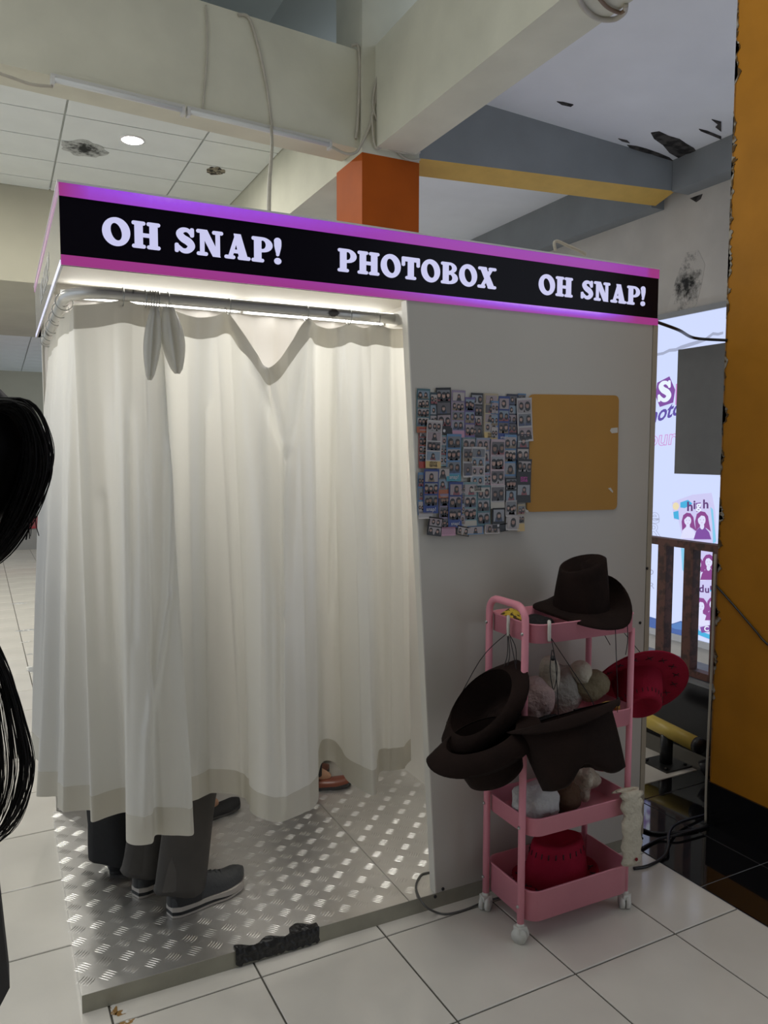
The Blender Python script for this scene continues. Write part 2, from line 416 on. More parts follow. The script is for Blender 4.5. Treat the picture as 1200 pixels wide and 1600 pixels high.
# mould and peeled patches on wall and slab
def patch(pts, fn, ex, jit=0):
    q = [fn(*p) for p in pts]; return MB().prism(q, ex)
build('mould_patch', patch([(1050, 478), (1060, 440), (1072, 405), (1086, 402), (1094, 420), (1090, 445), (1084, 470), (1068, 490), (1056, 486)], lambda x, y: onx(x+(x-1072)*.35, y+(y-448)*.25, 5.499), (-.002, 0, 0)), mould_mat('wall_mould', (1, 2), (.62, .59, .54), (.03, .03, .028), 9), wr)
build('mould_patch', patch([(1078, 310), (1098, 303), (1095, 311), (1088, 316)], lambda x, y: onx(x, y, 5.499), (-.003, 0, 0)), M_mould2, wr)

# ---- orange pillar at the right, black skirting
pil = struct('pillar_right', MB().box((2.43, -.62, 0), (2.98, .02, 5.2)), M_pill, (2.43, .02, 0))
build('skirting', MB().box((2.421, -.63, 0), (2.99, .022, .178)), mat('black_skirting', (.007, .007, .008), .15), pil)
rng = random.Random(3)
for k in range(64):                     # broken plaster along its arris
    z = rng.uniform(.25, 3.6); h = rng.uniform(.02, .09); wd = rng.uniform(.006, .026)
    pts = []
    for a in range(9):
        t = a/8; pts.append(V(2.4295, .0215-wd*math.sin(PI*t)*rng.uniform(.5, 1.2), z+h*t))
    pts.append(V(2.4295, .0215, z+h)); pts.append(V(2.4295, .0215, z))
    build('chip', MB().prism(pts, (-.0022, 0, 0)), M_chip, pil)
build('edge_wear', MB().box((2.4285, .016, .20), (2.436, .0215, 3.6)), mat('worn_arris', (.30, .13, .015), .7, col2=(.07, .05, .03), thr=(.38, .46), vscale=16), pil)

# ---- column, beams
col = struct('pillar_back', MB().box((2.39, 3.35, 0), (2.885, 3.845, 3.80)).box((2.39, 3.35, 3.80), (2.885, 3.845, 5.2), 1), [M_orange, M_cream], (2.39, 3.35, 0))
bA = V(-6, 2.66, 0); bB = V(2.40, 3.40, 0)
dirb = (bB-bA).normalized(); nb = V(-dirb.y, dirb.x, 0)*.30
def beam(name, p, q, n, z0, z1, ms): 
    mb = MB(); a = [p, q, q+n, p+n]
    mb.loft([[V(t.x, t.y, z0) for t in a], [V(t.x, t.y, z1) for t in a]], 0, True, False); return struct(name, mb, ms)
beam('beam_left', bA, bB, nb, 3.84, 4.56, M_cream)
struct('beam_middle', MB().box((2.50, -4, 3.845), (2.835, 3.35, 4.60)), M_cream)
struct('beam_behind', MB().box((2.39, 3.845, 3.78), (2.885, 12, 4.75)), M_cream)
# cross beam, grey with a yellow soffit
cb = [V(2.885, 3.37, 0), V(5.34, 3.06, 0), V(5.34, 3.29, 0), V(2.885, 3.62, 0)]
zb = [3.845, 3.865, 3.80, 3.80]
mb = MB(); lo = [V(p.x, p.y, z) for p, z in zip(cb, zb)]; hi = [V(p.x, p.y, 4.62) for p in cb]
mb.loft([lo, hi], 0, False, False); mb.add(lo, [(0, 1, 2, 3)], 1); mb.add(hi, [(0, 1, 2, 3)], 0)
struct('beam_cross', mb, [M_grayb, M_yel])
# slabs of the right bays
def slab(name, pts, m): return struct(name, MB().prism(pts, (0, 0, .12)), m)
s1 = slab('ceiling_right', [V(2.83, -4, 4.42), V(5.32, -4, 4.135), V(5.32, 3.2, 4.1254), V(2.83, 3.5, 4.41)], M_white)
slab('ceiling_far_right', [V(2.88, 3.55, 4.30), V(5.42, 3.2, 4.26), V(5.42, 9.5, 4.22), V(2.88, 12, 4.26)], M_white)
def slabpt(px, py):     # on the sloping slab of the right bay
    p0 = V(2.83, -4, 4.42); n = (V(5.32, -4, 4.135)-p0).cross(V(2.83, 3.5, 4.41)-p0)
    d = ray(px, py); t = (p0-CAM).dot(n)/d.dot(n); return CAM+d*t
pl = [[(1017, 207), (1030, 205), (1045, 212), (1062, 217), (1072, 224), (1084, 231), (1088, 236), (1072, 240), (1060, 246), (1046, 238), (1036, 226), (1022, 216)],
      [(980, 226), (995, 228), (1010, 232), (1030, 239), (1046, 246), (1052, 251), (1040, 249), (1018, 240), (1000, 236), (984, 230)],
      [(1092, 201), (1105, 204), (1127, 213), (1127, 217), (1110, 210), (1095, 204)], [(870, 158), (880, 159), (896, 163), (892, 166), (878, 163)],
      [(1112, 186), (1127, 190), (1127, 205), (1118, 198), (1122, 194)], [(966, 216), (980, 219), (984, 223), (972, 220)]]
for q in pl: build('peeled_patch', MB().prism([slabpt(*p) for p in q], (0, 0, -.006)), M_mould2, s1)
# suspended ceiling at the left, in tiles, with the band and far part
c1 = struct('ceiling_left', MB().box((-6, 3.42, 4.455), (2.39, 7.45, 4.47)), M_cgrid)
ctm = {}
for i in range(-5, 3):
    for j in range(-4, 5):
        x0 = .455+1.2*(i-1)+.0; x1 = min(x0+1.2, 2.388); y0 = 5.28+.61*j; y1 = min(y0+.61, 7.448)
        y0 = max(y0, 3.42)
        if x1-x0 < .05 or y1-y0 < .05 or x0 > 2.38: continue
        k = (round(x1-x0, 3), round(y1-y0, 3))
        if k not in ctm: ctm[k] = tile_mesh('ceiling_tile', k[0]-.018, k[1]-.018, M_ctile, .025)
        put(ctm[k], 'ceiling_tile', c1, ((x0+x1)/2, (y0+y1)/2, 4.43))
def blob_ceiling(cx, cy, rx, ry, z, n=26):
    return [V(cx+rx*math.cos(2*PI*k/n)*rng.uniform(.8, 1.1), cy+ry*math.sin(2*PI*k/n)*rng.uniform(.8, 1.1), z) for k in range(n)]
build('mould_patch', MB().prism(blob_ceiling(.67, 6.0, .22, .21, 4.4295), (0, 0, -.004)), mould_mat('ceiling_mould', (0, 1), (.5, .52, .5), (.02, .022, .02), 14, .46), c1)
build('mould_patch', MB().prism(blob_ceiling(1.95, 6.02, .10, .12, 4.4295), (0, 0, -.004)), mat('broken_ceiling', (.30, .27, .20), .95, col2=(.03, .025, .02), thr=(.47, .52), vscale=20), c1)
struct('beam_far', MB().box((-6, 7.45, 3.40), (2.39, 11.9, 4.45)), M_creamd)
c2 = struct('ceiling_far_left', MB().box((-6, 11.9, 3.425), (2.39, 18.3, 3.44)), M_cgrid)
km = tile_mesh('ceiling_tile', 1.18, .59, M_ctile, .02)
for i in range(-3, 3):
    for j in range(10): put(km, 'ceiling_tile', c2, (-.2+1.2*i, 12.25+.61*j, 3.405))
struct('wall_far', MB().box((-6, 18.2, 0), (2.39, 18.4, 3.5)), M_creamd)
# upper ceiling
c3 = struct('ceiling', MB().box((-7, -4, 5.22), (2.9, 8, 5.26)), M_cgrid)
um = tile_mesh('ceiling_tile', 1.185, 1.185, M_ctile, .02)
for i in range(-5, 3):
    for j in range(-3, 7):
        if .25+1.2*i+.6 < 2.9: put(um, 'ceiling_tile', c3, (.25+1.2*i, .35+1.2*j, 5.20))
struct('wall_rear_block', MB().box((-7, -4.1, 0), (2.9, -3.9, 5.26)), mat('rear_block_dark', (.20, .19, .18), .7, var=.1))  # unseen wall added behind the camera to block world light
# low stand with a red edge far back on the left
ls = thing('display_platform', 'low grey display platform with red top edge on the far floor', 'platform', (-.4, 11.2, 0))
build('body', MB().box((-2.4, 11.1, 0), (1.6, 13.2, .33)), mat('grey_plinth', (.30, .30, .29), .5), ls)
build('edge', MB().box((-2.42, 11.08, .33), (1.62, 13.22, .36)), M_redtrim, ls)

# ---- lamps, with added fill lights
def downlight(x, y, z, label, lit, group=None):
    t = thing('downlight', label, 'lamp', (x, y, z), group)
    ring_ = MB(); R1, R0 = .115, .09; n = 28
    rr = [[V(x+R*math.cos(2*PI*k/n), y+R*math.sin(2*PI*k/n), zz) for k in range(n)] for R, zz in ((R1, z+.001), (R1, z-.008), (R0, z-.012), (R0, z-.004))]
    ring_.loft(rr, 0, False, True); build('trim_ring', ring_, mat('lamp_white', (.8, .8, .8), .5), t)
    build('lens', MB().add([V(x+R0*math.cos(2*PI*k/n), y+R0*math.sin(2*PI*k/n), z-.006) for k in range(n)], [tuple(range(n))]), emis('downlight_lens', (1, .97, .9), DOWNLIGHT_STRENGTH), t)
downlight(1.06, 5.57, 4.43, 'round lit downlight in the tiled ceiling beside black mould', True)
for x, y in ((-1.35, 5.57), (-1.35, 4.35), (-3.75, 5.57), (-2.55, 6.8)):  # added out of view to brighten the left floor and ceiling
    downlight(x, y, 4.43, 'added unseen downlight in the tiled ceiling clear of the mould', True, 'added downlights of the tiled ceiling')
def ceiling_fill(x, y):  # out-of-view panel, added to light the floor before the booth
    t = thing('ceiling_fill_panel', 'added unseen square fill panel in the high ceiling before the cream beam', 'lamp', (x, y, 5.20), 'added fill panels of the high ceiling')
    h = .30; q = [(-h, -h), (h, -h), (h, h), (-h, h)]
    fr2 = MB().loft([[V(x+a*k, y+b*k, z) for a, b in q] for k, z in ((1.06, 5.20), (1.06, 5.185), (1.0, 5.182), (1.0, 5.195))], 0, False, False); build('frame', fr2, mat('lamp_white', (.8, .8, .8), .5), t)
    build('diffuser', MB().add([V(x+a, y+b, 5.187) for a, b in q], [(0, 3, 2, 1)]), emis('fill_diffuser', (1, .98, .94), CEILING_FILL_STRENGTH), t)
for x, y in ((.25, -.85), (1.45, -.85), (-.95, -.85), (-2.15, .35), (.25, -2.05), (-.95, 1.55), (-2.15, 2.75)): ceiling_fill(x, y)
def batten(px0, py0, px1, py1, label):
    a = ony(px0, py0, 0); 
    # fixed under the front of the left beam
    def onbeam(px, py):
        d = ray(px, py); n = V(nb.x, nb.y, 0).normalized(); t = (bA-n*.03-CAM).dot(n)/d.dot(n); return CAM+d*t
    A_, B_ = onbeam(px0, py0), onbeam(px1, py1); A_.z = B_.z = 3.822
    t = thing('batten_lamp', label, 'lamp', tuple((A_+B_)/2), 'unlit batten lamps under the left beam')
    n = nb.normalized(); L = (B_-A_); e = L.normalized()
    def bx(s0, s1, n0, n1, z0, z1): 
        q = [A_+e*s0+n*n0, A_+e*s1+n*n0, A_+e*s1+n*n1, A_+e*s0+n*n1]
        return MB().loft([[V(p.x, p.y, z0) for p in q], [V(p.x, p.y, z1) for p in q]], 0, True, False)
    Ln = L.length
    build('housing', bx(0, Ln, -.005, .035, 3.815, 3.84), mat('batten_housing', (.55, .55, .52), .5), t)
    build('diffuser', MB().tube([A_+e*.02+V(0, 0, -.018), B_-e*.02+V(0, 0, -.018)], .016, 10), M_tube_off, t)
    for s in (0, Ln-.02): build('end_cap', bx(s, s+.02, -.012, .04, 3.775, 3.826), mat('batten_cap', (.6, .6, .58), .5), t)
batten(80, 138, 289, 187, 'white unlit batten lamp under the cream beam, over the mouldy ceiling tile')
batten(293, 188, 518, 236, 'white unlit batten lamp under the cream beam, ending at the orange column')

# ================================================================== PHOTO BOOTH
booth = thing('photo_booth', 'photo booth with lit black and purple sign, white front board and metal platform', 'photo booth', (1.02, .62, 0))
W_, H_, D_ = 2.041, 2.2, 1.394; ZS = 1.997; ZP = .0516
plat = build('platform_frame', MB().box((.004, .004, 0), (W_-.004, 1.206, ZP-.004)), mat('platform_core', (.2, .2, .19), .6), booth)
build('kerb', MB().box((0, 0, 0), (W_, .004, ZP-.001)), M_kerb, booth)
build('side_kerb', MB().box((0, .004, 0), (.004, 1.21, ZP-.001)), M_alu, booth)
build('back_kerb', MB().box((.004, 1.206, 0), (W_, 1.21, ZP-.001)), M_kerb, booth)
def tread(name, x0, x1, y0, y1):
    sh = build(name, MB().box((x0, y0, ZP-.004), (x1, y1, ZP)), M_alu, booth)
    mb = MB(); p = .0605
    for i in range(int(x0/p)-1, int(x1/p)+2):
        for j in range(0, int(y1/p)+2):
            cx, cy = .0165+i*p, .053-.0605+j*.0652
            if not (x0+.012 < cx < x1-.012 and y0+.012 < cy < y1-.012): continue
            a = PI/4 if (i+j) % 2 else -PI/4
            ca, sa = math.cos(a), math.sin(a)
            for k in range(-2, 3):
                L = .0225-.0012*abs(k); wd = .0026; off = k*.0088
                def q(u, v, z):
                    v2 = off+v+.05*0
                    bow = 5.5*u*u*(1 if a > 0 else -1)
                    return V(cx+u*ca-(v2+bow)*sa, cy+u*sa+(v2+bow)*ca, ZP+z)
                vs = [q(-L, 0, 0), q(-L*.4, -wd, 0), q(L*.4, -wd, 0), q(L, 0, 0), q(L*.4, wd, 0), q(-L*.4, wd, 0), q(-L*.45, 0, .0016), q(L*.45, 0, .0016)]
                mb.add(vs, [(0, 1, 6), (1, 2, 7, 6), (2, 3, 7), (3, 4, 7), (4, 5, 6, 7), (5, 0, 6)], 0, True)
    tag(build('tread_bars', mb, M_alu, sh), kind='stuff')
    return sh
tread('tread_sheet', .001, 1.0085, .001, 1.208); tread('tread_sheet', 1.0115, 1.50, .001, 1.208)
# black tape over the platform edge
mb = MB(); A_ = onz(373, 1497, ZP).x; B_ = onz(503, 1456, ZP).x; n1, n2 = 34, 9; vs = []
rt = random.Random(5)
for i in range(n1+1):
    for j in range(n2+1):
        x = A_+(B_-A_)*i/n1; t = j/n2; bulge = .004+.004*rt.random()
        top = .028*(.55+.45*math.sin(i*.5+1)) + (.02 if i > 22 else 0)
        if t < .45: s = t/.45; vs.append(V(x, top*(1-s)-.004*s, ZP+.001+.006*rt.random()*(.3+s)))
        else: s = (t-.45)/.55; vs.append(V(x+rt.uniform(-.002, .002), -bulge, ZP+.002-s*(.050+.004*math.sin(i*1.3)) if s < 1 else .004+rt.random()*.008))
mb.add(vs, [(i*(n2+1)+j, (i+1)*(n2+1)+j, (i+1)*(n2+1)+j+1, i*(n2+1)+j+1) for i in range(n1) for j in range(n2)])
tag(build('black_tape', mb, M_tape, booth), 'crumpled black tape wrapped over platform edge')
# walls
XT, XB = .993, 1.114
mb = MB(); q = [V(XB, 0, ZP), V(2.018, 0, ZP), V(2.018, 0, ZS), V(XT, 0, ZS)]
fp = build('front_board', mb.prism(q, (0, .032, 0)), M_panel, booth)
build('board_edge', MB().prism([V(XB-.004, .0, ZP), V(XB, 0, ZP), V(XT, 0, ZS), V(XT-.004, .0, ZS)], (0, .035, 0)), M_edge, booth)
build('corner_trim', MB().box((2.021, -.002, ZP), (W_+.002, .03, ZS)).box((2.036, .03, ZP), (W_+.002, .06, ZS)), M_trim, booth)
for px, py in ((1011, 888), (692, 1389), (680, 1401), (1003, 1310), (1000, 973)):
    c = ony(px, py, -.001); build('screw', MB().tube([c+V(0, .002, 0), c+V(0, -.0025, 0)], .0055, 8), M_blackp, booth)
build('side_wall', MB().box((2.018, .032, ZP), (W_-.004, 1.25, ZS)), M_panel, booth)
build('back_wall', MB().box((.012, 1.212, .0), (2.018, 1.25, ZS+.19)), M_bwhite, booth)
build('inner_partition', MB().box((1.50, .033, ZP), (1.53, 1.211, 2.19)), M_bwhite, booth)
build('roof', MB().box((.01, .012, 2.186), (W_-.01, D_-.01, 2.1985)), M_bwhite, booth)
mb = MB()      # backdrop cloth on the back wall, in shallow folds
n = 70; vs = []
for i in range(n+1):
    x = .02+(1.47)*i/n
    for z in (.06, 2.14): vs.append(V(x, 1.2-.010*(1+math.sin(i*.9))-.004*math.sin(i*2.3), z))
mb.add(vs, [(2*i, 2*i+2, 2*i+3, 2*i+1) for i in range(n)], 0, True); build('backdrop', mb, M_backdrop, booth)
# sign
sf = build('sign_box', MB().box((0, 0, ZS), (W_, .010, H_)).box((.0, D_-.01, ZS), (W_, D_, H_)).box((W_-.008, .01, ZS), (W_, D_-.01, H_)), M_signblk, booth)
build('side_panel', MB().box((0, .010, ZS+.0), (.006, D_-.01, H_)), M_signw, booth)
M_lip = mat('white_lip', (.7, .7, .72), .4)
build('top_lip', MB().box((-.004, -.005, H_-.001), (W_+.004, .02, H_+.004)), M_lip, booth)
build('side_lip', MB().box((-.004, .02, H_-.001), (.02, D_, H_+.004)), M_lip, booth)
def stripe_mat(name, up):
    m = bpy.data.materials.new(name); m.use_nodes = True; nt = m.node_tree; b = nt.nodes['Principled BSDF']
    b.inputs['Base Color'].default_value = (.14, .02, .10, 1); b.inputs['Roughness'].default_value = .2
    tc = nt.nodes.new('ShaderNodeTexCoord'); sp = nt.nodes.new('ShaderNodeSeparateXYZ'); nt.links.new(tc.outputs['Generated'], sp.inputs[0])
    # lamps inside: blue-violet rows of diodes behind magenta acrylic, unlit at both ends
    mr = nt.nodes.new('ShaderNodeValToRGB'); e = mr.color_ramp.elements
    e[0].position = .0; e[0].color = (.0, 0, 0, 1); e[1].position = .035 if up else .30; e[1].color = (.75, .75, .75, 1) if up else (.12, .12, .12, 1)
    for p, c in (((.12, 1.), (.5, .45), (.9, .42), (.968, .40), (.978, .0)) if up else ((.45, .25), (.62, .8), (.75, 1.), (.86, .95), (.93, .3), (.95, .0))):
        k = e.new(p); k.color = (c, c, c, 1)
    nt.links.new(sp.outputs['X'], mr.inputs[0])
    vz = nt.nodes.new('ShaderNodeMapRange'); vz.inputs[1].default_value = 0.; vz.inputs[2].default_value = 1.; vz.inputs[3].default_value = .55 if up else .25; vz.inputs[4].default_value = .75 if up else 1.
    nt.links.new(sp.outputs['Z'], vz.inputs[0])
    nz = nt.nodes.new('ShaderNodeTexNoise'); nz.inputs['Scale'].default_value = 60; nt.links.new(tc.outputs['Object'], nz.inputs['Vector'])
    ml = nt.nodes.new('ShaderNodeMath'); ml.operation = 'MULTIPLY'; nt.links.new(mr.outputs[0], ml.inputs[0]); nt.links.new(vz.outputs[0], ml.inputs[1])
    ml2 = nt.nodes.new('ShaderNodeMath'); ml2.operation = 'MULTIPLY_ADD'; nt.links.new(nz.outputs['Fac'], ml2.inputs[0]); ml2.inputs[1].default_value = .16; ml2.inputs[2].default_value = .92
    ml3 = nt.nodes.new('ShaderNodeMath'); ml3.operation = 'MULTIPLY'; nt.links.new(ml.outputs[0], ml3.inputs[0]); nt.links.new(ml2.outputs[0], ml3.inputs[1])
    cr = nt.nodes.new('ShaderNodeValToRGB'); ce = cr.color_ramp.elements
    ce[0].position = 0; ce[0].color = (.30, .035, .20, 1); ce[1].position = 1; ce[1].color = (.55, .28, 1.0, 1)
    k = ce.new(.35); k.color = (.30, .045, .42, 1); k = ce.new(.65); k.color = (.33, .08, .80, 1)
    nt.links.new(ml3.outputs[0], cr.inputs[0]); nt.links.new(cr.outputs[0], b.inputs['Emission Color']); b.inputs['Emission Strength'].default_value = SIGN_STRENGTH
    return m
build('top_stripe', MB().box((0, -.003, 2.167), (W_, 0, H_-.001)), stripe_mat('stripe_top', True), sf)
build('bottom_stripe', MB().box((0, -.003, ZS), (W_, 0, 2.022)), stripe_mat('stripe_bottom', False), sf)
M_pst = mat('side_stripe', (.60, .30, .50), .15, emit=(.55, .35, .55), estr=.35)
build('side_top_stripe', MB().box((-.002, .0, 2.18), (0, D_, H_-.001)), M_pst, sf)
build('side_bottom_stripe', MB().box((-.002, .0, ZS), (0, D_, ZS+.012)), mat('side_stripe_low', (.7, .7, .8), .15, emit=(.7, .72, 1.), estr=.8), sf)
M_let = emis('lit_letter', (.64, .64, .93), SIGN_STRENGTH)
def sign_text(s, x0, x1, z0, h):
    adv = []; x = 0
    for ch in s:
        P, wd = glyph(ch); adv.append((x, P)); x += wd + (.03 if ch != ' ' else 0)
    k = (x1-x0)/x
    for (xo, P), ch in zip(adv, s):
        if ch == ' ': continue
        mb = MB()
        for d, (vs, fs) in enumerate(P): mb.add([V(x0+(xo+a)*k, -.0025-.00004*d, z0+b*h) for a, b in vs], fs); 
        # small side walls make it a raised acrylic letter
        for vs, fs in P:
            if len(fs) == 1:
                nn = len(vs); mb.add([V(x0+(xo+a)*k, yy, z0+b*h) for yy in (-.0025, 0.) for a, b in vs], [(i, (i+1) % nn, nn+(i+1) % nn, nn+i) for i in range(nn)])
        build('letter', mb, M_let, sf)
sign_text('OH SNAP!', .100, .588, 2.060, .069)
sign_text('PHOTOBOX', .757, 1.323, 2.060, .067)
sign_text('OH SNAP!', 1.492, 1.980, 2.062, .066)
# lettering on the side panel: the same words run along it
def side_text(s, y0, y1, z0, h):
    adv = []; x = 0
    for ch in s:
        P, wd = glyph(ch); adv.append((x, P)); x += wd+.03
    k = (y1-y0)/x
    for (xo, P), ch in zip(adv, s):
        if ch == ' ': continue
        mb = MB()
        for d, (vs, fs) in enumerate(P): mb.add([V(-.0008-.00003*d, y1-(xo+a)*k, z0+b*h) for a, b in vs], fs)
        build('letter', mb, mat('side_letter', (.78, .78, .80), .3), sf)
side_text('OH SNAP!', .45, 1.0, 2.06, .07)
# lamps inside: visible tubes and an added roof fill
def lamp_tube(a, b):
    a, b = Vector(a), Vector(b)
    h = build('lamp_housing', MB().box((a.x-.02, a.y+.012, a.z-.012), (b.x+.02, a.y+.026, a.z+.02)), M_tube_off, booth)
    build('lamp_tube', MB().tube([a, b], .013, 10), emis('booth_tube', (1, .98, .935), TUBE_STRENGTH), h)
rp_ = build('roof_fill', MB().box((.25, .30, 2.170), (1.25, .72, 2.186)), M_tube_off, booth)  # hidden panel added to spread light evenly inside the booth
build('diffuser', MB().add([V(.27, .32, 2.168), V(1.23, .32, 2.168), V(1.23, .70, 2.168), V(.27, .70, 2.168)], [(0, 3, 2, 1)]), emis('roof_fill_diffuser', (1, .98, .935), ROOF_FILL_STRENGTH), rp_)
lamp_tube((.10, 1.15, 2.137), (.78, 1.15, 2.137)); lamp_tube((.83, 1.15, 2.135), (1.47, 1.15, 2.135))
# rod
RZ = 1.957; RY = .11; RX = .025; RB = .115
path = [V(1.035, RY, RZ)]+[V(x, RY, RZ) for x in (.8, .5, .3)]
for k in range(0, 9):
    a = PI/2*k/8; path.append(V(RX+RB-RB*math.sin(a), RY+RB-RB*math.cos(a), RZ))
path += [V(RX, y, RZ) for y in (.4, .8, 1.212)]
build('curtain_rod', MB().tube(path, .0165, 14), M_chrome, booth)
build('rod_bracket', MB().box((1.012, .035, RZ-.022), (1.05, RY+.018, RZ+.022)), M_edge, booth)
build('rod_collar', MB().tube([V(1.0, RY, RZ), V(1.036, RY, RZ)], .018, 12), M_edge, booth)
# pale wire on the roof
wp = [ony(p[0], p[1], .25) for p in ((868, 392), (866, 380), (871, 377), (885, 383), (905, 392), (915, 398))]
tag(build('roof_wire', MB().tube(smooth_path(wp), .006, 6), M_cablew, loc=None), 'pale loop of wire standing up behind the lit sign', 'cable')

# ---- photo board: ochre panel and strips
ob = thing('ochre_board', 'blank ochre board with rounded corners on the white booth wall', 'board', tuple(ony(895, 800, 0)))
q = [ony(*p, -.0005) for p in ((826, 616), (966, 618), (963, 796), (822, 800))]
def rquad(q, r, n=5):
    out = []
    for i in range(4):
        a, b, c = q[i-1], q[i], q[(i+1) % 4]; da = (a-b).normalized()*r; dc = (c-b).normalized()*r
        for k in range(n+1):
            t = k/n; out.append((b+da)*(1-t)**2 + b*2*t*(1-t) + (b+dc)*t*t)
    return out
build('sheet', MB().prism(rquad(q, .022), (0, -.004, 0)), M_ochre, ob)
for pts in ([(953, 673), (955, 669), (965, 668), (965, 676), (956, 677)], [(950, 763), (954, 762), (958, 768), (957, 770)], [(820, 795), (826, 798), (825, 801), (821, 800)]):
    build('tape_remnant', MB().prism([ony(*p, -.0046) for p in pts], (0, -.0006, 0)), M_silver, ob)
SC = {'teal': (.07, .16, .19), 'dteal': (.02, .05, .07), 'black': (.008, .008, .01), 'lav': (.27, .22, .33), 'purple': (.11, .09, .24), 'cream': (.44, .37, .25), 'sky': (.10, .22, .40), 'royal': (.02, .05, .22),
      'navy': (.012, .014, .04), 'white': (.46, .44, .45), 'red': (.32, .06, .05), 'lblue': (.26, .29, .40), 'pinkw': (.46, .36, .40), 'grey': (.19, .20, .20), 'ltea': (.16, .27, .30), 'pink': (.42, .24, .33), 'orange': (.17, .17, .16)}
DESC = {'teal': 'dark teal', 'dteal': 'blackish teal', 'black': 'black', 'lav': 'lavender', 'purple': 'violet', 'cream': 'cream', 'sky': 'sky blue', 'royal': 'royal blue', 'navy': 'navy', 'white': 'white', 'red': 'white and red', 'lblue': 'pale blue',
        'pinkw': 'pale pink', 'grey': 'grey', 'ltea': 'light teal', 'pink': 'pink', 'orange': 'grey'}
SM = {k: mat('strip_'+k, v, .35) for k, v in SC.items()}
PB = [mat('photo_bg%d' % i, c, .3) for i, c in enumerate([(.34, .30, .31), (.26, .27, .30), (.40, .36, .35), (.16, .17, .19), (.30, .24, .26), (.20, .26, .33), (.10, .09, .10)])]
PH = mat('print_hair', (.012, .010, .011), .3); PF = [mat('print_face%d' % i, c, .3) for i, c in enumerate([(.34, .20, .16), (.24, .14, .10), (.42, .27, .22)])]
PC = [mat('print_cloth%d' % i, c, .3) for i, c in enumerate([(.03, .03, .035), (.30, .28, .29), (.22, .06, .07), (.05, .07, .14), (.20, .15, .10)])]
LAB = {'yel': mat('strip_label_yellow', (.55, .40, .17), .4), 'wht': mat('strip_label_white', (.42, .40, .36), .4), 'teal': mat('strip_label_teal', (.06, .26, .34), .4), 'pink': mat('strip_label_pink', (.46, .25, .36), .4),
       'redl': mat('strip_label_red', (.33, .05, .04), .4), 'blk': SM['black'], 'roy': SM['royal'], 'org': mat('strip_label_orange', (.36, .11, .05), .4)}
INK = mat('print_ink', (.02, .02, .02), .4); INKW = mat('print_white', (.55, .55, .60), .4); INKP = mat('print_magenta', (.55, .08, .38), .4)
def Z5(x, y, d=0.): return ony(640+x/6., 590+y/6., -.0012-d)
STR = [ # x0,y0,x1,y1 (zoomed units), colour, photos, tilt, label kind, label text
 (905, 155, 1010, 530, 'navy', 4, 0, 0, ''), (1010, 150, 1088, 330, 'sky', 2, 0, 0, ''), (190, 140, 262, 560, 'dteal', 4, 0, 0, ''), (85, 470, 165, 850, 'red', 4, 0, 'redl', ''),
 (65, 105, 190, 520, 'teal', 4, 0, 'org', ''), (250, 95, 392, 530, 'black', 3, 3, 'blk', 'o'), (570, 145, 685, 560, 'black', 4, 0, 0, ''), (390, 120, 520, 565, 'lav', 4, 0, 'pink', ''),
 (490, 560, 622, 700, 'ltea', 1, 0, 0, ''), (515, 185, 612, 560, 'purple', 3, 0, 0, ''), (700, 150, 825, 578, 'cream', 4, 0, 'yel', 'story'), (760, 220, 832, 580, 'sky', 3, 0, 0, ''),
 (830, 175, 935, 595, 'royal', 3, 0, 'roy', 'snap!'), (285, 540, 352, 830, 'ltea', 3, 0, 0, ''), (620, 565, 755, 905, 'lblue', 3, 0, 0, ''), (885, 535, 1002, 1050, 'sky', 4, 0, 0, ''),
 (1010, 190, 1150, 600, 'white', 3, 4, 0, ''), (1000, 530, 1122, 790, 'navy', 2, 0, 0, ''), (690, 900, 762, 1090, 'pink', 2, 0, 0, ''), (75, 890, 142, 1290, 'sky', 3, 0, 0, ''),
 (245, 840, 380, 1130, 'orange', 2, 0, 'org', ''), (280, 1090, 372, 1430, 'lav', 3, 0, 0, ''), (155, 400, 300, 850, 'white', 4, -2, 'yel', 'story'), (345, 530, 482, 972, 'sky', 3, 0, 'teal', 'snap!'),
 (500, 650, 590, 935, 'white', 2, 0, 0, ''), (470, 985, 522, 1390, 'lblue', 4, 0, 0, ''), (505, 980, 632, 1402, 'ltea', 3, 0, 'wht', ''), (630, 1010, 757, 1385, 'teal', 3, 0, 0, ''),
 (575, 650, 708, 1072, 'white', 4, -1, 'wht', 'story'), (760, 580, 892, 1015, 'pinkw', 3, 0, 0, ''), (130, 860, 272, 1272, 'royal', 3, -1, 'roy', 'snap!'), (365, 980, 492, 1405, 'royal', 3, -1, 'roy', 'snap!'),
 (1005, 765, 1138, 1172, 'black', 3, -1, 0, 'time'), (895, 940, 1005, 1165, 'black', 2, 0, 0, ''), (760, 1010, 892, 1228, 'white', 1, 0, 'wht', ''), (85, 1265, 216, 1322, 'white', 0, 0, 0, ''),
 (170, 1310, 305, 1482, 'black', 2, -9, 0, ''), (300, 1400, 430, 1482, 'pink', 0, 0, 0, ''), (440, 1395, 562, 1482, 'black', 1, -12, 0, ''), (540, 1390, 692, 1468, 'sky', 1, 0, 0, ''),
 (705, 1375, 842, 1462, 'white', 1, -2, 0, ''), (775, 1222, 892, 1412, 'black', 1, 0, 'blk', 'o'), (845, 1368, 920, 1442, 'black', 0, 5, 0, ''), (900, 1150, 1002, 1300, 'white', 1, 0, 0, ''), (1010, 1190, 1078, 1440, 'cream', 2, 0, 'yel', ''), (905, 1285, 1035, 1430, 'white', 1, -3, 0, '')]
rp = random.Random(11)
seen = {}
LABELS = []
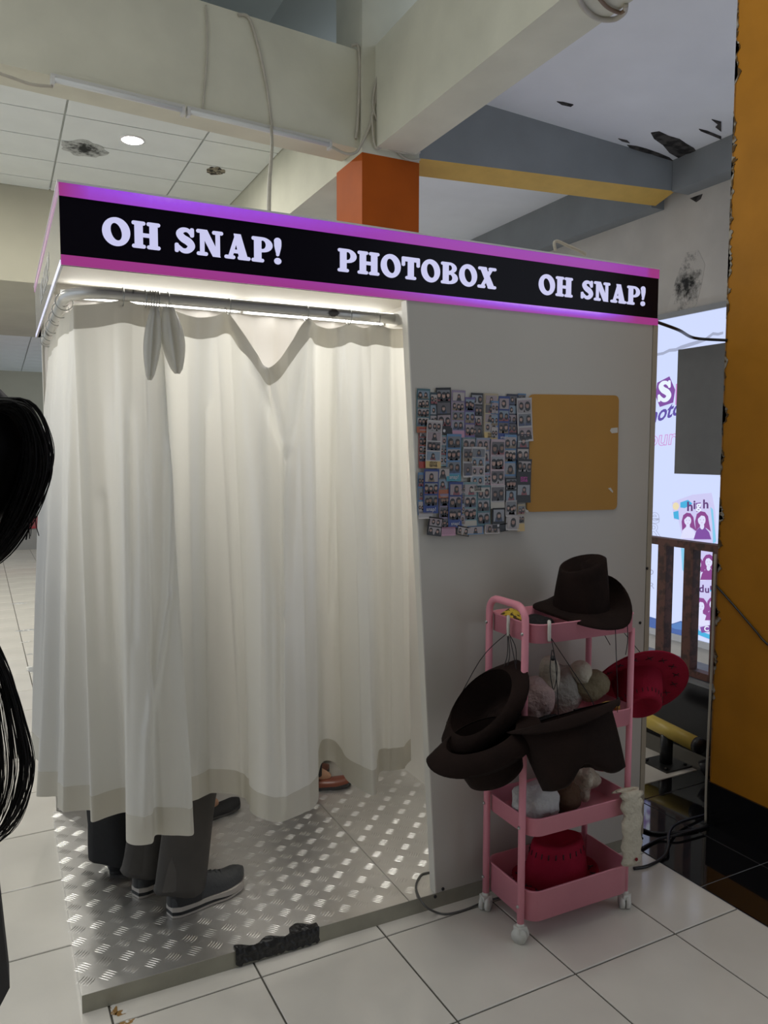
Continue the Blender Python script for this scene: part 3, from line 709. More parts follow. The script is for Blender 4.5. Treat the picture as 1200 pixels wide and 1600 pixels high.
for n_, (x0, y0, x1, y1, colr, nph, tilt, lab, txt) in enumerate(STR):
    base = '%s photo booth strip' % DESC[colr]
    bits = []
    if txt == 'snap!': bits.append('with a snap caption')
    elif txt == 'story': bits.append('with a captioned %s foot' % ('yellow' if lab == 'yel' else 'white'))
    elif txt == 'time': bits.append('with pink lettering between pictures')
    elif txt == 'o': bits.append('with a small white dot on its foot')
    elif lab in ('pink', 'redl', 'org', 'teal', 'yel'): bits.append('with a plain %s foot' % {'pink': 'pink', 'redl': 'red', 'org': 'orange', 'teal': 'teal', 'yel': 'yellow'}[lab])
    elif nph == 0: bits.append('showing no picture')
    elif nph == 1: bits.append('showing one picture')
    elif nph == 2: bits.append('showing two pictures')
    else: bits.append('showing %s pictures' % {3: 'three', 4: 'four'}[nph])
    if abs(tilt) > 8: bits.append('hanging askew')
    LABELS.append(base+' '+' '.join(bits)+' on the white booth wall')
for k_, v_ in {5: 'black photo strip with a dotted foot between teal and lavender strips', 41: 'black photo strip with a dotted foot below a white one-picture strip',
    12: 'royal blue photo strip captioned snap overlapping a narrow sky blue strip', 30: 'royal blue photo strip captioned snap beside the orange-footed grey strip', 31: 'royal blue photo strip captioned snap beside the white-footed light teal strip',
    34: 'white photo strip with one picture just above a black dotted-foot strip', 40: 'white photo strip with one picture tucked under the black dotted-foot strip', 43: 'white photo strip with one picture below a black two-picture strip', 45: 'white tilted photo strip with one picture beside a cream yellow-footed strip',
    11: 'narrow sky blue photo strip beside the cream strip captioned story', 19: 'narrow sky blue photo strip beside a royal blue strip at the board edge',
    13: 'narrow light teal photo strip behind the white yellow-footed strip', 26: 'light teal photo strip with white foot beside a royal blue strip'}.items(): LABELS[k_] = v_
for n_, (x0, y0, x1, y1, colr, nph, tilt, lab, txt) in enumerate(STR):
    d0 = .0006+.00030*n_
    c = Z5((x0+x1)/2, (y0+y1)/2, d0); wd = (Z5(x1, (y0+y1)/2)-Z5(x0, (y0+y1)/2)).x; ht = (Z5((x0+x1)/2, y0)-Z5((x0+x1)/2, y1)).z
    ta = math.radians(tilt)
    def L(u, v, d=0., cv=None, ta=ta, c=c, wd=wd, ht=ht, d0=d0):       # u,v in -.5...5
        x, z = u*wd, v*ht; curl = .0025*max(0, abs(v if cv is None else cv)-.35)*6
        return V(c.x+x*math.cos(ta)-z*math.sin(ta), c.y-d-curl, c.z+x*math.sin(ta)+z*math.cos(ta))
    t = thing('photo_strip', LABELS[n_], 'photo strip', tuple(L(0, -.5)), 'photo strips stuck on the booth wall')
    mb = MB(); rows = 6; vs = []
    for k in range(rows+1):
        for u in (-.5, .5): vs.append(L(u, -.5+k/rows))
    for k in range(rows+1):
        for u in (-.5, .5): vs.append(L(u, -.5+k/rows, -.00025))
    o_ = 2*(rows+1); fs = [(2*k, 2*k+1, 2*k+3, 2*k+2) for k in range(rows)]+[(o_+2*k, o_+2*k+2, o_+2*k+3, o_+2*k+1) for k in range(rows)]
    fs += [(2*k, 2*k+2, o_+2*k+2, o_+2*k) for k in range(rows)]+[(2*k+1, o_+2*k+1, o_+2*k+3, 2*k+3) for k in range(rows)]+[(0, o_, o_+1, 1), (2*rows, 2*rows+1, o_+2*rows+1, o_+2*rows)]
    mb.add(vs, fs); build('paper', mb, SM[colr], t)
    foot = .16 if (lab or txt == 'time') and ht > .1 else (.3 if lab else .03)
    vtop = .47; vbot = -.5+foot
    if lab:
        f = build('foot_band', MB().add([L(-.49, -.495, .0003), L(.49, -.495, .0003), L(.49, -.5+foot*.92, .0003), L(-.49, -.5+foot*.92, .0003)], [(0, 1, 2, 3)]), LAB[lab], t)
    if txt in ('snap!', 'story', 'time'):
        words = {'snap!': ['snap!'], 'story': ['story', 'time'], 'time': ['story', 'time']}[txt]
        m_ = INKW if txt == 'snap!' else (INKP if txt == 'time' else INK)
        for wi, s_ in enumerate(words):
            tv, tf = text_mesh(s_, 0, .012); wmax = max(p[0] for p in tv); sc = (.62 if len(words) == 1 else .50)*wd/max(wmax, .8)
            vy = -.5+foot*(.35 if len(words) == 1 else (.60-.42*wi)); 
            if txt == 'time': vy = .05-.07*wi
            build('caption', MB().add([L((p[0]-wmax/2)*sc/wd, vy+p[1]*sc/ht, .0005, .5 if vy < -.2 else None) for p in tv], tf), m_, t)
    if txt == 'o': build('dot', MB().add([L(-.05+.09*math.cos(2*PI*k/12), -.5+foot*.45+.09*wd/ht*math.sin(2*PI*k/12), .0005, .5) for k in range(12)], [tuple(range(12))]), INKW, t)
    for k in range(nph):
        hgt = (vtop-vbot)/nph; va = vtop-hgt*k-.08*hgt; vb = vtop-hgt*(k+1)+.06*hgt; ua, ub = -.42, .42
        if txt == 'time' and k == 1: continue
        mb = MB(); dd = .0004; cv_ = max(abs(va), abs(vb))
        mb.add([L(ua, vb, dd, cv_), L(ub, vb, dd, cv_), L(ub, va, dd, cv_), L(ua, va, dd, cv_)], [(0, 1, 2, 3)], 0)
        npl = rp.choice([2, 2, 3, 1, 2]) if wd > .03 else rp.choice([1, 2])
        hw = (ub-ua); hv = va-vb; asp = wd/ht
        pbg = rp.choice(PB); pms = [pbg, PH, rp.choice(PF), rp.choice(PC)]
        for j in range(npl):
            cu = ua+hw*(j+.5)/npl+rp.uniform(-.05, .05); cv = vb+hv*rp.uniform(.48, .62); r = min(hw*.20, hv/asp*.24)*rp.uniform(.85, 1.15)
            def el(cx, cy, rx, ry, mi, de, n=10):
                mb.add([L(max(ua, min(ub, cx+rx*math.cos(2*PI*q/n))), max(vb, min(va, cy+ry*asp*math.sin(2*PI*q/n))), dd+de, cv_) for q in range(n)], [tuple(range(n))], mi)
            el(cu, vb, r*1.7, r*2.2, 3, .00006); el(cu, cv, r*1.1, r*1.3, 1, .0001); el(cu, cv-r*asp*.7, r*1.15, r*1.3, 1, .00012); el(cu+rp.uniform(-.2, .2)*r, cv-.15*r*asp, r*.68, r*.85, 2, .00016)
            el(cu, cv+r*asp*.75, r*.8, r*.45, 1, .0002)
        build('photo', mb, pms, t)

# ================================================================== CURTAINS
def curtain(name, label, tops, bots, loc, sub=16, rows=64, seed=1, pulls=()):
    r = random.Random(seed); T = catmull(tops, sub); B = catmull(bots, sub); N = len(T)
    # true along-curtain distance for fine folds
    s = [0]
    for i in range(1, N): s.append(s[-1]+(B[i]-B[i-1]).length*.5+(T[i]-T[i-1]).length*.5)
    ph = [r.uniform(0, 6.28) for _ in range(6)]
    cr_s = []; q_ = r.uniform(.02, .1)
    while q_ < s[-1]: cr_s.append((q_, r.uniform(.010, .026), r.uniform(.006, .016)*r.choice((1, 1, -1)), r.uniform(-.06, .06), r.uniform(.25, .9), r.uniform(.3, 1.))); q_ += r.uniform(.045, .13)
    def crease(x, t):
        v = 0.
        for c_, w_c, a_c, dr, t0, ln in cr_s:
            e_ = (x-c_-dr*(t-.5))/w_c
            if abs(e_) < 3.5: v += a_c*math.exp(-abs(e_)**1.35)*(.35+.65*math.exp(-((t-t0)/ln)**2))
        return v
    def P(i, t):
        p = T[i].lerp(B[i], t)
        # belly: the hem folds run up and fade, a fine pleat fades downward
        e = t**.75; q = V(T[i].x+(B[i].x-T[i].x)*t, T[i].y+(B[i].y-T[i].y)*e, p.z)
        tt = (T[min(i+3, N-1)]-T[max(i-3, 0)]); nrm = V(tt.y, -tt.x, 0)
        if nrm.length < 1e-5: nrm = V(0, -1, 0)
        nrm.normalize()
        a = math.sin(t*PI)
        q += nrm*(.0045*math.sin(s[i]*47+ph[0]+1.1*t+1.5*math.sin(s[i]*9))*(.2+.8*a) + .009*math.sin(s[i]*21+ph[1]-.8*t+1.2*math.sin(s[i]*6+1))*(.3+.7*a)+crease(s[i], t)*(.25+.75*min(1, t*6)))
        if pulls:
            u = proj(q)
            for (ax, ay), (bx_, by), amp, wpx in pulls:       # drawn creases: ridges along straight lines of pull
                dx, dy = bx_-ax, by-ay; L2 = dx*dx+dy*dy; k = ((u[0]-ax)*dx+(u[1]-ay)*dy)/L2; kc = max(0, min(1, k))
                dd = math.hypot(u[0]-ax-kc*dx, u[1]-ay-kc*dy)
                if dd < 3*wpx: q = q+nrm*amp*1.5*math.exp(-(dd/wpx)**2)*(.35+.65*math.sin(PI*min(1, max(0, kc*.8+.15))))
        return q
    t_ = thing(name, label, 'curtain', loc)
    def sheet(nm, t0, t1, k, m, off=0.):
        mb = MB(); vs = []
        for i in range(N):
            for j in range(k+1):
                vs.append(P(i, t0+(t1-t0)*j/k))
        mb.add(vs, [(i*(k+1)+j, (i+1)*(k+1)+j, (i+1)*(k+1)+j+1, i*(k+1)+j+1) for i in range(N-1) for j in range(k)], 0, True)
        return build(nm, mb, m, t_)
    sheet('header_band', 0, .040, 4, M_curt2); sheet('fabric', .040, .945, rows, M_curt); sheet('hem_band', .945, 1, 4, M_curt2)
    return t_
yr = .112
topB = [(248, 478), (262, 480), (285, 490), (310, 496), (335, 494), (357, 489), (380, 520), (400, 552), (415, 574), (432, 566), (455, 535), (478, 498), (495, 508), (512, 513), (530, 511), (546, 505), (567, 512), (589, 508), (612, 514), (639, 513)]
botB = [(270, 1258), (285, 1256), (302, 1250), (325, 1241), (352, 1240), (380, 1245), (392, 1268), (412, 1280), (430, 1284), (450, 1279), (475, 1270), (494, 1254), (501, 1195), (522, 1192), (543, 1220), (566, 1236), (588, 1240), (594, 1206), (622, 1202), (642, 1188)]
TB = [ony(*p, yr+.02*math.sin(i*1.7)) for i, p in enumerate(topB)]
BB = []
for p in botB:
    q = onz(*p, .42)
    if q.y > .25: q = ony(*p, .25)
    if q.y < .03: q = ony(*p, .03)
    BB.append(q)
cB = curtain('curtain', 'ivory satin curtain with a sagging V in its top edge, beside the white board', TB, BB, (.68, .11, .42), seed=4, pulls=(((416, 580), (451, 712), .014, 7), ((478, 505), (453, 712), .014, 7), ((358, 495), (440, 690), .010, 6), ((452, 712), (449, 960), .020, 7), ((449, 960), (452, 1270), .016, 8), ((327, 640), (331, 1235), -.012, 6), ((607, 520), (606, 1210), .012, 5), ((528, 520), (517, 960), .010, 5)))
TA = [V(.03, 1.16, 1.94), V(.03, .95, 1.925), V(.03, .78, 1.942), V(.03, .58, 1.925), V(.032, .42, 1.942), V(.04, .28, 1.928), V(.06, .18, 1.935)]
TA += [ony(*p, yr) for p in ((112, 477), (150, 475), (192, 469), (216, 475), (227, 477), (238, 478), (246, 479), (252, 481))]
BA = [V(-.04, 1.1, .43), V(-.075, .9, .42), V(-.04, .72, .42), V(-.072, .545, .41), V(-.012, .49, .41), V(-.017, .39, .41), V(.07, .345, .41), V(.062, .262, .41), V(.168, .28, .41), V(.138, .092, .41), V(.198, .05, .41), V(.222, .10, .41), V(.27, .07, .41), V(.317, .055, .41), V(.322, .105, .43)]
cA = curtain('curtain', 'long ivory satin curtain wrapping the booth corner, its top gathered in drooping loops', TA, BA, (.1, .2, .41), seed=9, pulls=(((268, 700), (262, 930), .012, 6), ((262, 930), (228, 1150), .014, 6), ((228, 1150), (224, 1290), .010, 6), ((299, 960), (296, 1290), .010, 5), ((160, 780), (166, 1020), .010, 9), ((205, 650), (210, 1000), -.010, 7)))
def rings(par, pts, alongx=True):
    for p in pts:
        mb = MB(); n = 16; path = []
        for k in range(n+1):
            a = 2*PI*k/n
            d = V(0, math.cos(a), math.sin(a)) if alongx else V(math.cos(a), 0, math.sin(a))
            path.append(p+d*.024+V(0, 0, -.006))
        build('ring', mb.tube(path, .0016, 5, 0, False), M_steel, par)
rx = lambda px: ony(px, 470, RY).x
rings(cA, [V(rx(x), RY, RZ) for x in (192, 227, 235, 239, 243, 247)]); rings(cA, [V(RX, y, RZ) for y in (.26, .40, .56, .74, .94, 1.12)], False)
rings(cB, [V(rx(x), RY, RZ) for x in (262, 357, 478, 545, 589, 633)])
# loops of gathered cloth drooping at the bunched rings
for (xa, xb, zc, yy) in ((224, 252, 594, .070), (254, 292, 584, .075)):
    mb = MB(); rr = []; n = 20
    for k in range(15):
        t = k/14; py = 480+(zc-480)*t; cx = (xa+xb)/2+(4-8*t if xa < 240 else -10+14*t)
        w2 = (xb-xa)/2*(.22+.78*math.sin(PI*min(1, .12+t*.80))**1.2)*(1 if t < .93 else .62)
        c = ony(cx, py, yy); R = abs(ony(cx+w2, py, yy).x-c.x)
        rr.append([c+V(R*math.cos(2*PI*q/n), (-.9*R if math.sin(2*PI*q/n) > 0 else -.15*R)*abs(math.sin(2*PI*q/n))*(1-.75*math.exp(-(math.cos(2*PI*q/n)/.22)**2)), 0) for q in range(n)])
    mb.loft(rr, 0, True, True); build('gathered_loop', mb, M_curt, cA)

# ================================================================== CART
cart = thing('rolling_cart', 'pink metal four-tier rolling cart hung with hats beside the white board', 'cart', (1.48, -.18, 0))
CX0, CX1, CY0, CY1 = 1.272, 1.690, -.300, -.052
def tray(z0, z1, wire=False):
    t = .0022; out = rbox_poly(CX0, CY0, CX1, CY1, .045, 6); inn = rbox_poly(CX0+t, CY0+t, CX1-t, CY1-t, .043, 6); lip = rbox_poly(CX0-.003, CY0-.003, CX1+.003, CY1+.003, .047, 6)
    mb = MB(); mb.loft([[V(x, y, z) for x, y in o] for o, z in ((out, z0), (out, z1-.004), (lip, z1-.003), (lip, z1), (inn, z1), (inn, z0+.003))], 0, False, True)
    for p in mb.sm: pass
    n = len(out); mb.add([V(x, y, z0) for x, y in out], [tuple(range(n))]); mb.add([V(x, y, z0+.003) for x, y in inn], [tuple(range(n))])
    return build('tray', mb, M_pink, cart)
TR = [(.949, 1.008), (.640, .697), (.342, .400), (.068, .166)]
for a, b in TR: tray(a, b)
lx = 1.258
lp = [V(lx, -.272, .060), V(lx, -.272, .5), V(lx, -.272, 1.005)]
for k in range(1, 7): a = PI/2*k/6; lp.append(V(lx, -.272+.045*(1-math.cos(a)), 1.015+.045*math.sin(a)))
for k in range(0, 7): a = PI/2*k/6; lp.append(V(lx, -.08-.045+.045*math.sin(a), 1.015+.045*math.cos(a)))
lp += [V(lx, -.08, 1.005), V(lx, -.08, .5), V(lx, -.08, .060)]
build('handle_frame', MB().tube(lp, .0115, 12), M_pink, cart)
for y in (-.278, -.074): build('leg', MB().tube([V(1.683, y-.006*0, .060), V(1.683, y, .955)], .0105, 12), M_pink, cart)
for y in (-.272, -.08):
    for a, b in TR:
        build('bolt', MB().ball((lx-.0115, y, (a+b)/2), .0055, 8, 6), M_steel, cart)
for x, y, an in ((lx, -.272, .6), (lx, -.08, 2.2), (1.683, -.278, -.5), (1.683, -.074, 1.2)):
    cs = build('castor', MB().tube([V(x, y, .062), V(x, y, .048)], .012, 10).box((x-.016, y-.014, .034), (x+.016, y+.014, .052)), M_castor, cart)
    d = V(math.cos(an), math.sin(an), 0)*.013
    for s in (-1, 1): build('wheel', MB().tube([V(x, y, .0245)+d*s*.25, V(x, y, .0245)+d*s*1.25], .0245, 18), M_castor, cs)

# ---- hats
def hat(name, label, mt, c, up, side, a=.082, hgt=.125, brim=.165, curl=.055, droop=.012, stitch=False, curlL=None, cat='hat', band=True, topslope=0., sx=1., sy=1., tx=0., taper=.20, notch=0.):
    """c: middle of the brim opening, up: crown axis, side: axis of the curled brim sides"""
    up = Vector(up).normalized(); side = Vector(side); side = (side-up*side.dot(up)).normalized(); fr = up.cross(side)
    M = Matrix((side*sx, fr*sy, up)).transposed().to_4x4(); M.translation = Vector(c)
    n = 48
    def ringpt(k, rr, z): pass
    t = thing(name, label, cat, tuple(Vector(c)), None)
    if curlL is None: curlL = curl
    def brim_z(th, s):
        cs = math.cos(th); amt = curl if cs > 0 else curlL
        return amt*(abs(cs)**1.8)*s**1.6 - droop*(math.sin(th)**2)*s**1.5
    def brim_r(th, s):
        r0x, r0y = a*.92, a*1.10; r1x, r1y = brim*.92, brim*1.10
        cs = abs(math.cos(th))
        k = 1-.16*cs*s*s*(curl/.055)
        return ((r0x+(r1x-r0x)*s)*k*math.cos(th), (r0y+(r1y-r0y)*s)*math.sin(th))
    rings_ = []
    S = [1, .85, .65, .45, .25, .1, 0]
    for s in S: rings_.append([V(*brim_r(2*PI*k/n, s), brim_z(2*PI*k/n, s)) for k in range(n)])
    und = [[p+V(0, 0, -.004) for p in r] for r in rings_]
    mb = MB()
    mb.loft([x for x in reversed(und)]+rings_, 0, False, True)
    br = build('brim', mb.xform(M), mt, t)
    # crown
    cr = []
    for j in range(9):
        f = j/8; z = hgt*f; k = 1-taper*f**1.5
        ring_ = []
        for q in range(n):
            th = 2*PI*q/n; x = a*.92*k*math.cos(th); y = a*1.10*k*math.sin(th)
            x *= 1-.30*f*max(0, math.sin(th))**2          # pinch to the front
            zz = z + topslope*f*math.sin(th)*.5 + tx*f*math.cos(th) - notch*f**4*math.exp(-(math.sin(th)/.4)**2)
            ring_.append(V(x, y, zz))
        cr.append(ring_)
    for sc, dz in ((.86, .006), (.62, -.012), (.35, -.026), (.12, -.030)):
        ring_ = []
        for q in range(n):
            p = cr[8][q]; th = 2*PI*q/n
            dent = dz*(.55+.45*abs(math.sin(th)))
            ring_.append(V(p.x*sc, p.y*(sc*.9+.1*sc), p.z+dent))
        cr.append(ring_)
    mb = MB(); mb.loft(cr, 0, False, True); mb.add(cr[-1], [tuple(range(n))], 0, True)
    cw = build('crown', mb.xform(M), mt, t)
    if band:
        bd = [[V(p.x*1.012, p.y*1.012, p.z) for p in cr[0]], [V(cr[1][q].x*1.014, cr[1][q].y*1.014, cr[1][q].z) for q in range(n)]]
        build('hat_band', MB().loft(bd, 0, False, True).xform(M), mt, t)
    if stitch:
        mb = MB()
        for k in range(16):
            th = 2*PI*(k+.5)/16; s = .5
            x, y = brim_r(th, s); z = brim_z(th, s)+.0015; c0 = V(x, y, z); rad = V(math.cos(th), math.sin(th), .25*math.cos(th)**2).normalized(); tn = V(-math.sin(th), math.cos(th), 0)
            for sg in (-1, 1): mb.tube([c0+(rad+tn*sg)*.010, c0-(rad+tn*sg)*.010], .0013, 5)
        for k in range(22):
            q = (k*2) % n; p = cr[6][q]*1.01; p2 = cr[7][q]*1.01; mb.tube([V(p.x, p.y, cr[6][q].z), V(p2.x, p2.y, cr[7][q].z)], .0012, 5)
        tag(build('stitching', mb.xform(M), M_cord, t), kind='stuff')
    return t
def cord(par, pts, r=.0013, sub=5): return build('cord', MB().tube(smooth_path(pts, sub), r, 6), M_cord, par)
h = hat('cowboy_hat', 'dark brown cowboy hat lying on the top tray of the pink cart', M_brown, (1.530, -.205, 1.030), (-.07, -.08, 1), (1, .1, 0), sx=1.06, a=.086, hgt=.140, brim=.160, curl=.085, curlL=-.012, droop=.026, topslope=-.02, tx=.020, taper=.14)
cord(h, [V(1.58, -.31, 1.0), V(1.585, -.312, .9), V(1.59, -.318, .77), V(1.59, -.32, .70)])
build('toggle', MB().ball(V(1.59, -.322, .735), (.007, .007, .016), 8, 6), M_cord, h)
cord(h, [V(1.63, -.31, 1.0), V(1.635, -.31, .93), V(1.628, -.31, .88)])
hook = lambda par, p: build('hook', MB().tube(smooth_path([p+V(0, 0, -.05), p+V(-.004, -.004, -.02), p+V(-.004, -.004, .004), p+V(.004, .008, .008), p+V(.01, .016, -.006)], 4), .0055, 8), mat('white_strap', (.6, .58, .52), .7), par)
# hanging at the left end: a hat seen from inside
hA = hat('cowboy_hat', 'dark brown hat hanging open side out by its cord from the cart handle', M_brown, onx(752, 1098, 1.150), (.80, .02, -.70), (.18, 1.0, .2), a=.112, hgt=.10, brim=.160, curl=.075, curlL=.05, droop=-.01)
pk = V(1.262, -.205, 1.0); hook(hA, V(1.255, -.19, 1.006))
cord(hA, [V(1.252, -.19, .965), V(1.21, -.10, .86), V(1.135, .0-.02, .64)]); cord(hA, [V(1.252, -.19, .965), V(1.245, -.2, .90), V(1.225, -.21, .865)]); cord(hA, [V(1.252, -.192, .965), V(1.25, -.205, .90), V(1.235, -.215, .87)]); cord(hA, [V(1.254, -.194, .963), V(1.262, -.22, .92), V(1.25, -.235, .855), V(1.24, -.22, .86)])
hB = hat('cowboy_hat', 'dark brown hat tipped up like a bowl, hanging below the other at the cart end', M_brown, onx(752, 1150, 1.110), (.37, -.05, -.95), (.40, .94, .10), a=.100, hgt=.135, brim=.165, curl=.085, curlL=.06, droop=-.02)
cord(hB, [V(1.20, -.30, .71), V(1.235, -.28, .80), V(1.253, -.20, .955)])
hC = hat('cowboy_hat', 'dark brown hat hanging crown outward across the front of the middle tray', M_brown, ony(880, 1120, -.385), (.10, -.42, -.90), (.42, .9, -.1), a=.130, hgt=.18, brim=.158, curl=.03, droop=.0, notch=.05, taper=.12)
hook(hC, V(1.325, -.303, 1.006))
cord(hC, [V(1.328, -.308, .965), V(1.335, -.32, .90), V(1.338, -.33, .80), V(1.338, -.338, .72)]); cord(hC, [V(1.328, -.308, .965), V(1.40, -.325, .86), V(1.47, -.335, .76), V(1.475, -.34, .72)])
cord(hC, [V(1.330, -.31, .93), V(1.318, -.318, .87), V(1.33, -.322, .81), V(1.342, -.322, .87), V(1.332, -.312, .93)])
build('knot', MB().ball(V(1.331, -.314, .905), .008, 8, 6), M_cord, hC)
hR = hat('cowboy_hat', 'red felt hat hanging from its cord at the right end of the cart', M_red, (1.800, -.190, .740), (-.35, -.60, -.62), (.80, -.35, -.2), a=.088, hgt=.10, brim=.182, curl=.025, droop=-.01, stitch=True)
cord(hR, [V(1.697, -.12, 1.0), V(1.74, -.16, .93), V(1.79, -.22, .84)]); cord(hR, [V(1.69, -.10, 1.0), V(1.70, -.11, .93), V(1.73, -.13, .86)])
hL = hat('cowboy_hat', 'red felt hat with black cross stitches lying in the bottom tray', M_red, (1.475, -.172, .112), (0, -.03, 1), (1, 0, 0), a=.074, hgt=.128, brim=.104, curl=.02, curlL=.02, droop=.0, stitch=True, sx=1.75)
# ---- plush and trims lying in the trays
def plush(name, label, mt, c, r, seed=0, bump=.22, rot=0., cat='plush', ears=None):
    rr = random.Random(seed); ks = [(V(rr.uniform(-1, 1), rr.uniform(-1, 1), rr.uniform(-1, 1)).normalized()*rr.uniform(3, 9), rr.uniform(0, 6)) for _ in range(9)]
    f = lambda d: 1+bump*sum(math.sin(k.dot(d)+p) for k, p in ks)/5.
    t = thing(name, label, cat, (c[0], c[1], c[2]-r[2]), None)
    build('body', MB().ball(c, r, 26, 18, 0, Matrix.Rotation(rot, 3, 'Z'), f), mt, t)
    if ears:
        for e0, e1, rad, m2 in ears:
            build('ear', MB().tube(smooth_path([V(*e0), V(*e0).lerp(V(*e1), .5)+V(0, 0, .008), V(*e1)], 5), [rad*(.55+.55*math.sin(PI*min(1, (k+1)/11))) for k in range(11)], 10), m2, t)
    return t
plush('plush_headband', 'grey and cream fluffy headband heaped in the second tray under the top hat', M_furg, (1.50, -.15, .735), (.085, .07, .085), 3, .25, 0, ears=[((1.43, -.18, .76), (1.40, -.21, .87), .032, M_furw), ((1.53, -.18, .78), (1.58, -.20, .80), .04, M_furw)])
plush('plush_headband', 'pale pink furry headband leaning against the front leg in the second tray', M_furp, (1.36, -.20, .735), (.055, .05, .075), 8, .2)
plush('plush_headband', 'black furry strip lying low in the second tray', M_furk, (1.37, -.255, .672), (.075, .03, .028), 5, .3)
plush('plush_headband', 'cream and olive plush cap beside the red hat in the second tray', mat('olive_plush', (.24, .20, .12), .95, bump=1, bscale=60), (1.585, -.20, .755), (.062, .055, .05), 12, .18)
t = thing('sunglasses', 'black toy glasses with yellow frame lying in the second tray', 'glasses', (1.56, -.265, .66))
build('temple', MB().box((1.46, -.272, .69), (1.555, -.262, .712)), M_blackp, t); build('frame', MB().tube(smooth_path([V(1.55, -.27, .695), V(1.58, -.275, .712), V(1.625, -.272, .705), V(1.64, -.265, .69)], 5), .011, 8), M_yel, t)
plush('lace_cap', 'white frilly lace cap standing in the third tray', mat('white_lace', (.58, .57, .56), .9, bump=1, bscale=50, var=.1), (1.355, -.215, .412), (.075, .06, .068), 21, .16, cat='cap')
plush('plush_toy', 'brown plush animal slumped in the third tray', M_furb, (1.475, -.205, .405), (.055, .06, .062), 31, .2)
plush('plush_headband', 'cream fluffy trim poking out behind the brown plush', M_furw, (1.575, -.175, .415), (.05, .055, .055), 44, .35)
plush('plush_headband', 'small cream tuft beside the right leg above the red pompom', M_furw, (1.655, -.19, .545), (.035, .035, .04), 47, .3)
t = plush('pompom', 'deep red pompom squeezed behind the right leg of the cart', M_furr, (1.690, -.150, .465), (.062, .05, .035), 51, .12)
t = thing('fur_scarf', 'limp cream fur scarf hanging over the third tray corner', 'scarf', (1.665, -.33, .17))
sp = smooth_path([V(1.655, -.285, .415), V(1.660, -.312, .425), V(1.662, -.322, .38), V(1.664, -.324, .28), V(1.668, -.322, .18)], 6)
mb = MB(); rr = []
rq = random.Random(2)
for k, p in enumerate(sp):
    wd = .040+.006*math.sin(k*1.7)+rq.uniform(-.004, .004); rr.append([p+V(wd*math.cos(2*PI*j/14)*(.9+rq.random()*.25), .013*math.sin(2*PI*j/14)*(.8+.4*rq.random()), 0) for j in range(14)])
mb.loft(rr, 0, True, True); build('fur', mb, M_furw, t)
build('button', MB().ball(V(1.672, -.338, .20), (.006, .004, .006), 8, 6), M_furr, t)
t = plush('folded_scarf', 'yellow and black patterned scarf crumpled in the top tray behind the handle', M_yelc, (1.325, -.105, .985), (.045, .04, .032), 61, .3, cat='scarf')
t = plush('dark_cap', 'black crumpled cap in the top tray beside the brown hat', M_furk, (1.385, -.16, .975), (.06, .075, .026), 67, .2, cat='cap')

# ================================================================== FLOOR BARRIER, CABLES
bar_ = thing('pipe_barrier', 'low yellow pipe on a black post with square foot plate by the plinth', 'barrier', (2.72, .5, 0))
P0, P1 = onx(1006, 1122, 2.74), onx(1088, 1163, 2.74)
build('pipe', MB().tube([P0, P1], .036, 18), M_pipe, bar_)
dv = (P1-P0).normalized(); build('end_cap', MB().tube([P1-dv*.001, P1+dv*.03], .037, 18), M_blackp, bar_); build('dark_end', MB().tube([P0-dv*.16, P0+dv*.02], .037, 18), M_blackp, bar_)
pm_ = P0.lerp(P1, .46); build('post', MB().tube([V(pm_.x, pm_.y, .006), V(pm_.x, pm_.y, pm_.z-.02)], .030, 16), M_blackp, bar_)
build('foot_plate', MB().box((pm_.x-.085, pm_.y-.085, 0), (pm_.x+.085, pm_.y+.085, .008)), M_blackp, bar_)
for sx in (-1, 1):
    for sy in (-1, 1): build('bolt', MB().tube([V(pm_.x+sx*.062, pm_.y+sy*.062, .008), V(pm_.x+sx*.062, pm_.y+sy*.062, .016)], .008, 6), M_blackp, bar_)
b2 = thing('barrier_bend', 'yellow and black bent pipe end leaning behind the orange pillar', 'barrier', (2.78, .26, 0))
bp = smooth_path([V(2.755, .33, .046), V(2.79, .285, .085), V(2.835, .23, .14), V(2.89, .15, .165)], 6)
build('lower_pipe', MB().tube(bp[:12], .045, 14), M_blackp, b2); build('upper_pipe', MB().tube(bp[11:], .047, 14), mat('faded_yellow', (.55, .46, .20), .5, var=.1), b2)
def cable(label, pts, r=.005, m=None, sub=6, name='cable'):
    p = smooth_path(pts, sub); lo = min(p, key=lambda q: q.z)
    return tag(build(name, MB().tube(p, r, 7), m or M_cable, None, tuple(lo)), label, 'cable')
cable('black cable sagging from the booth sign to the orange pillar', [ony(1026, 503, .02), ony(1045, 514, .03)+V(.05, 0, 0), onx(1085, 528, 2.38), V(2.428, .012, onx(1122, 534, 2.43).z)], .006)
cable('thin black cable running down across the orange pillar face', [onx(x, y, 2.424) for x, y in ((1119, 915), (1150, 950), (1180, 985), (1203, 1010))]+[V(2.424, -.45, .70)], .004)
cable('black cable curving over the black floor tiles from the cart to the pillar', [onz(990, 1357, .006), onz(1012, 1353, .006), onz(1036, 1340, .006), onz(1044, 1325, .02), onz(1046, 1300, .03), onz(1062, 1285, .02), onz(1108, 1273, .006)+V(.0, .005, 0)], .006)
cable('black cable looping from the booth corner across the dark tiles', [onz(1004, 1296, .006), onz(1020, 1301, .006), onz(1045, 1302, .006), onz(1080, 1298, .006), onz(1107, 1290, .006)], .006)
cable('dark cable lying flat from the booth corner towards the pillar base', [onz(1003, 1325, .006), onz(1030, 1311, .006), onz(1060, 1304, .017), onz(1106, 1292, .017)], .005)
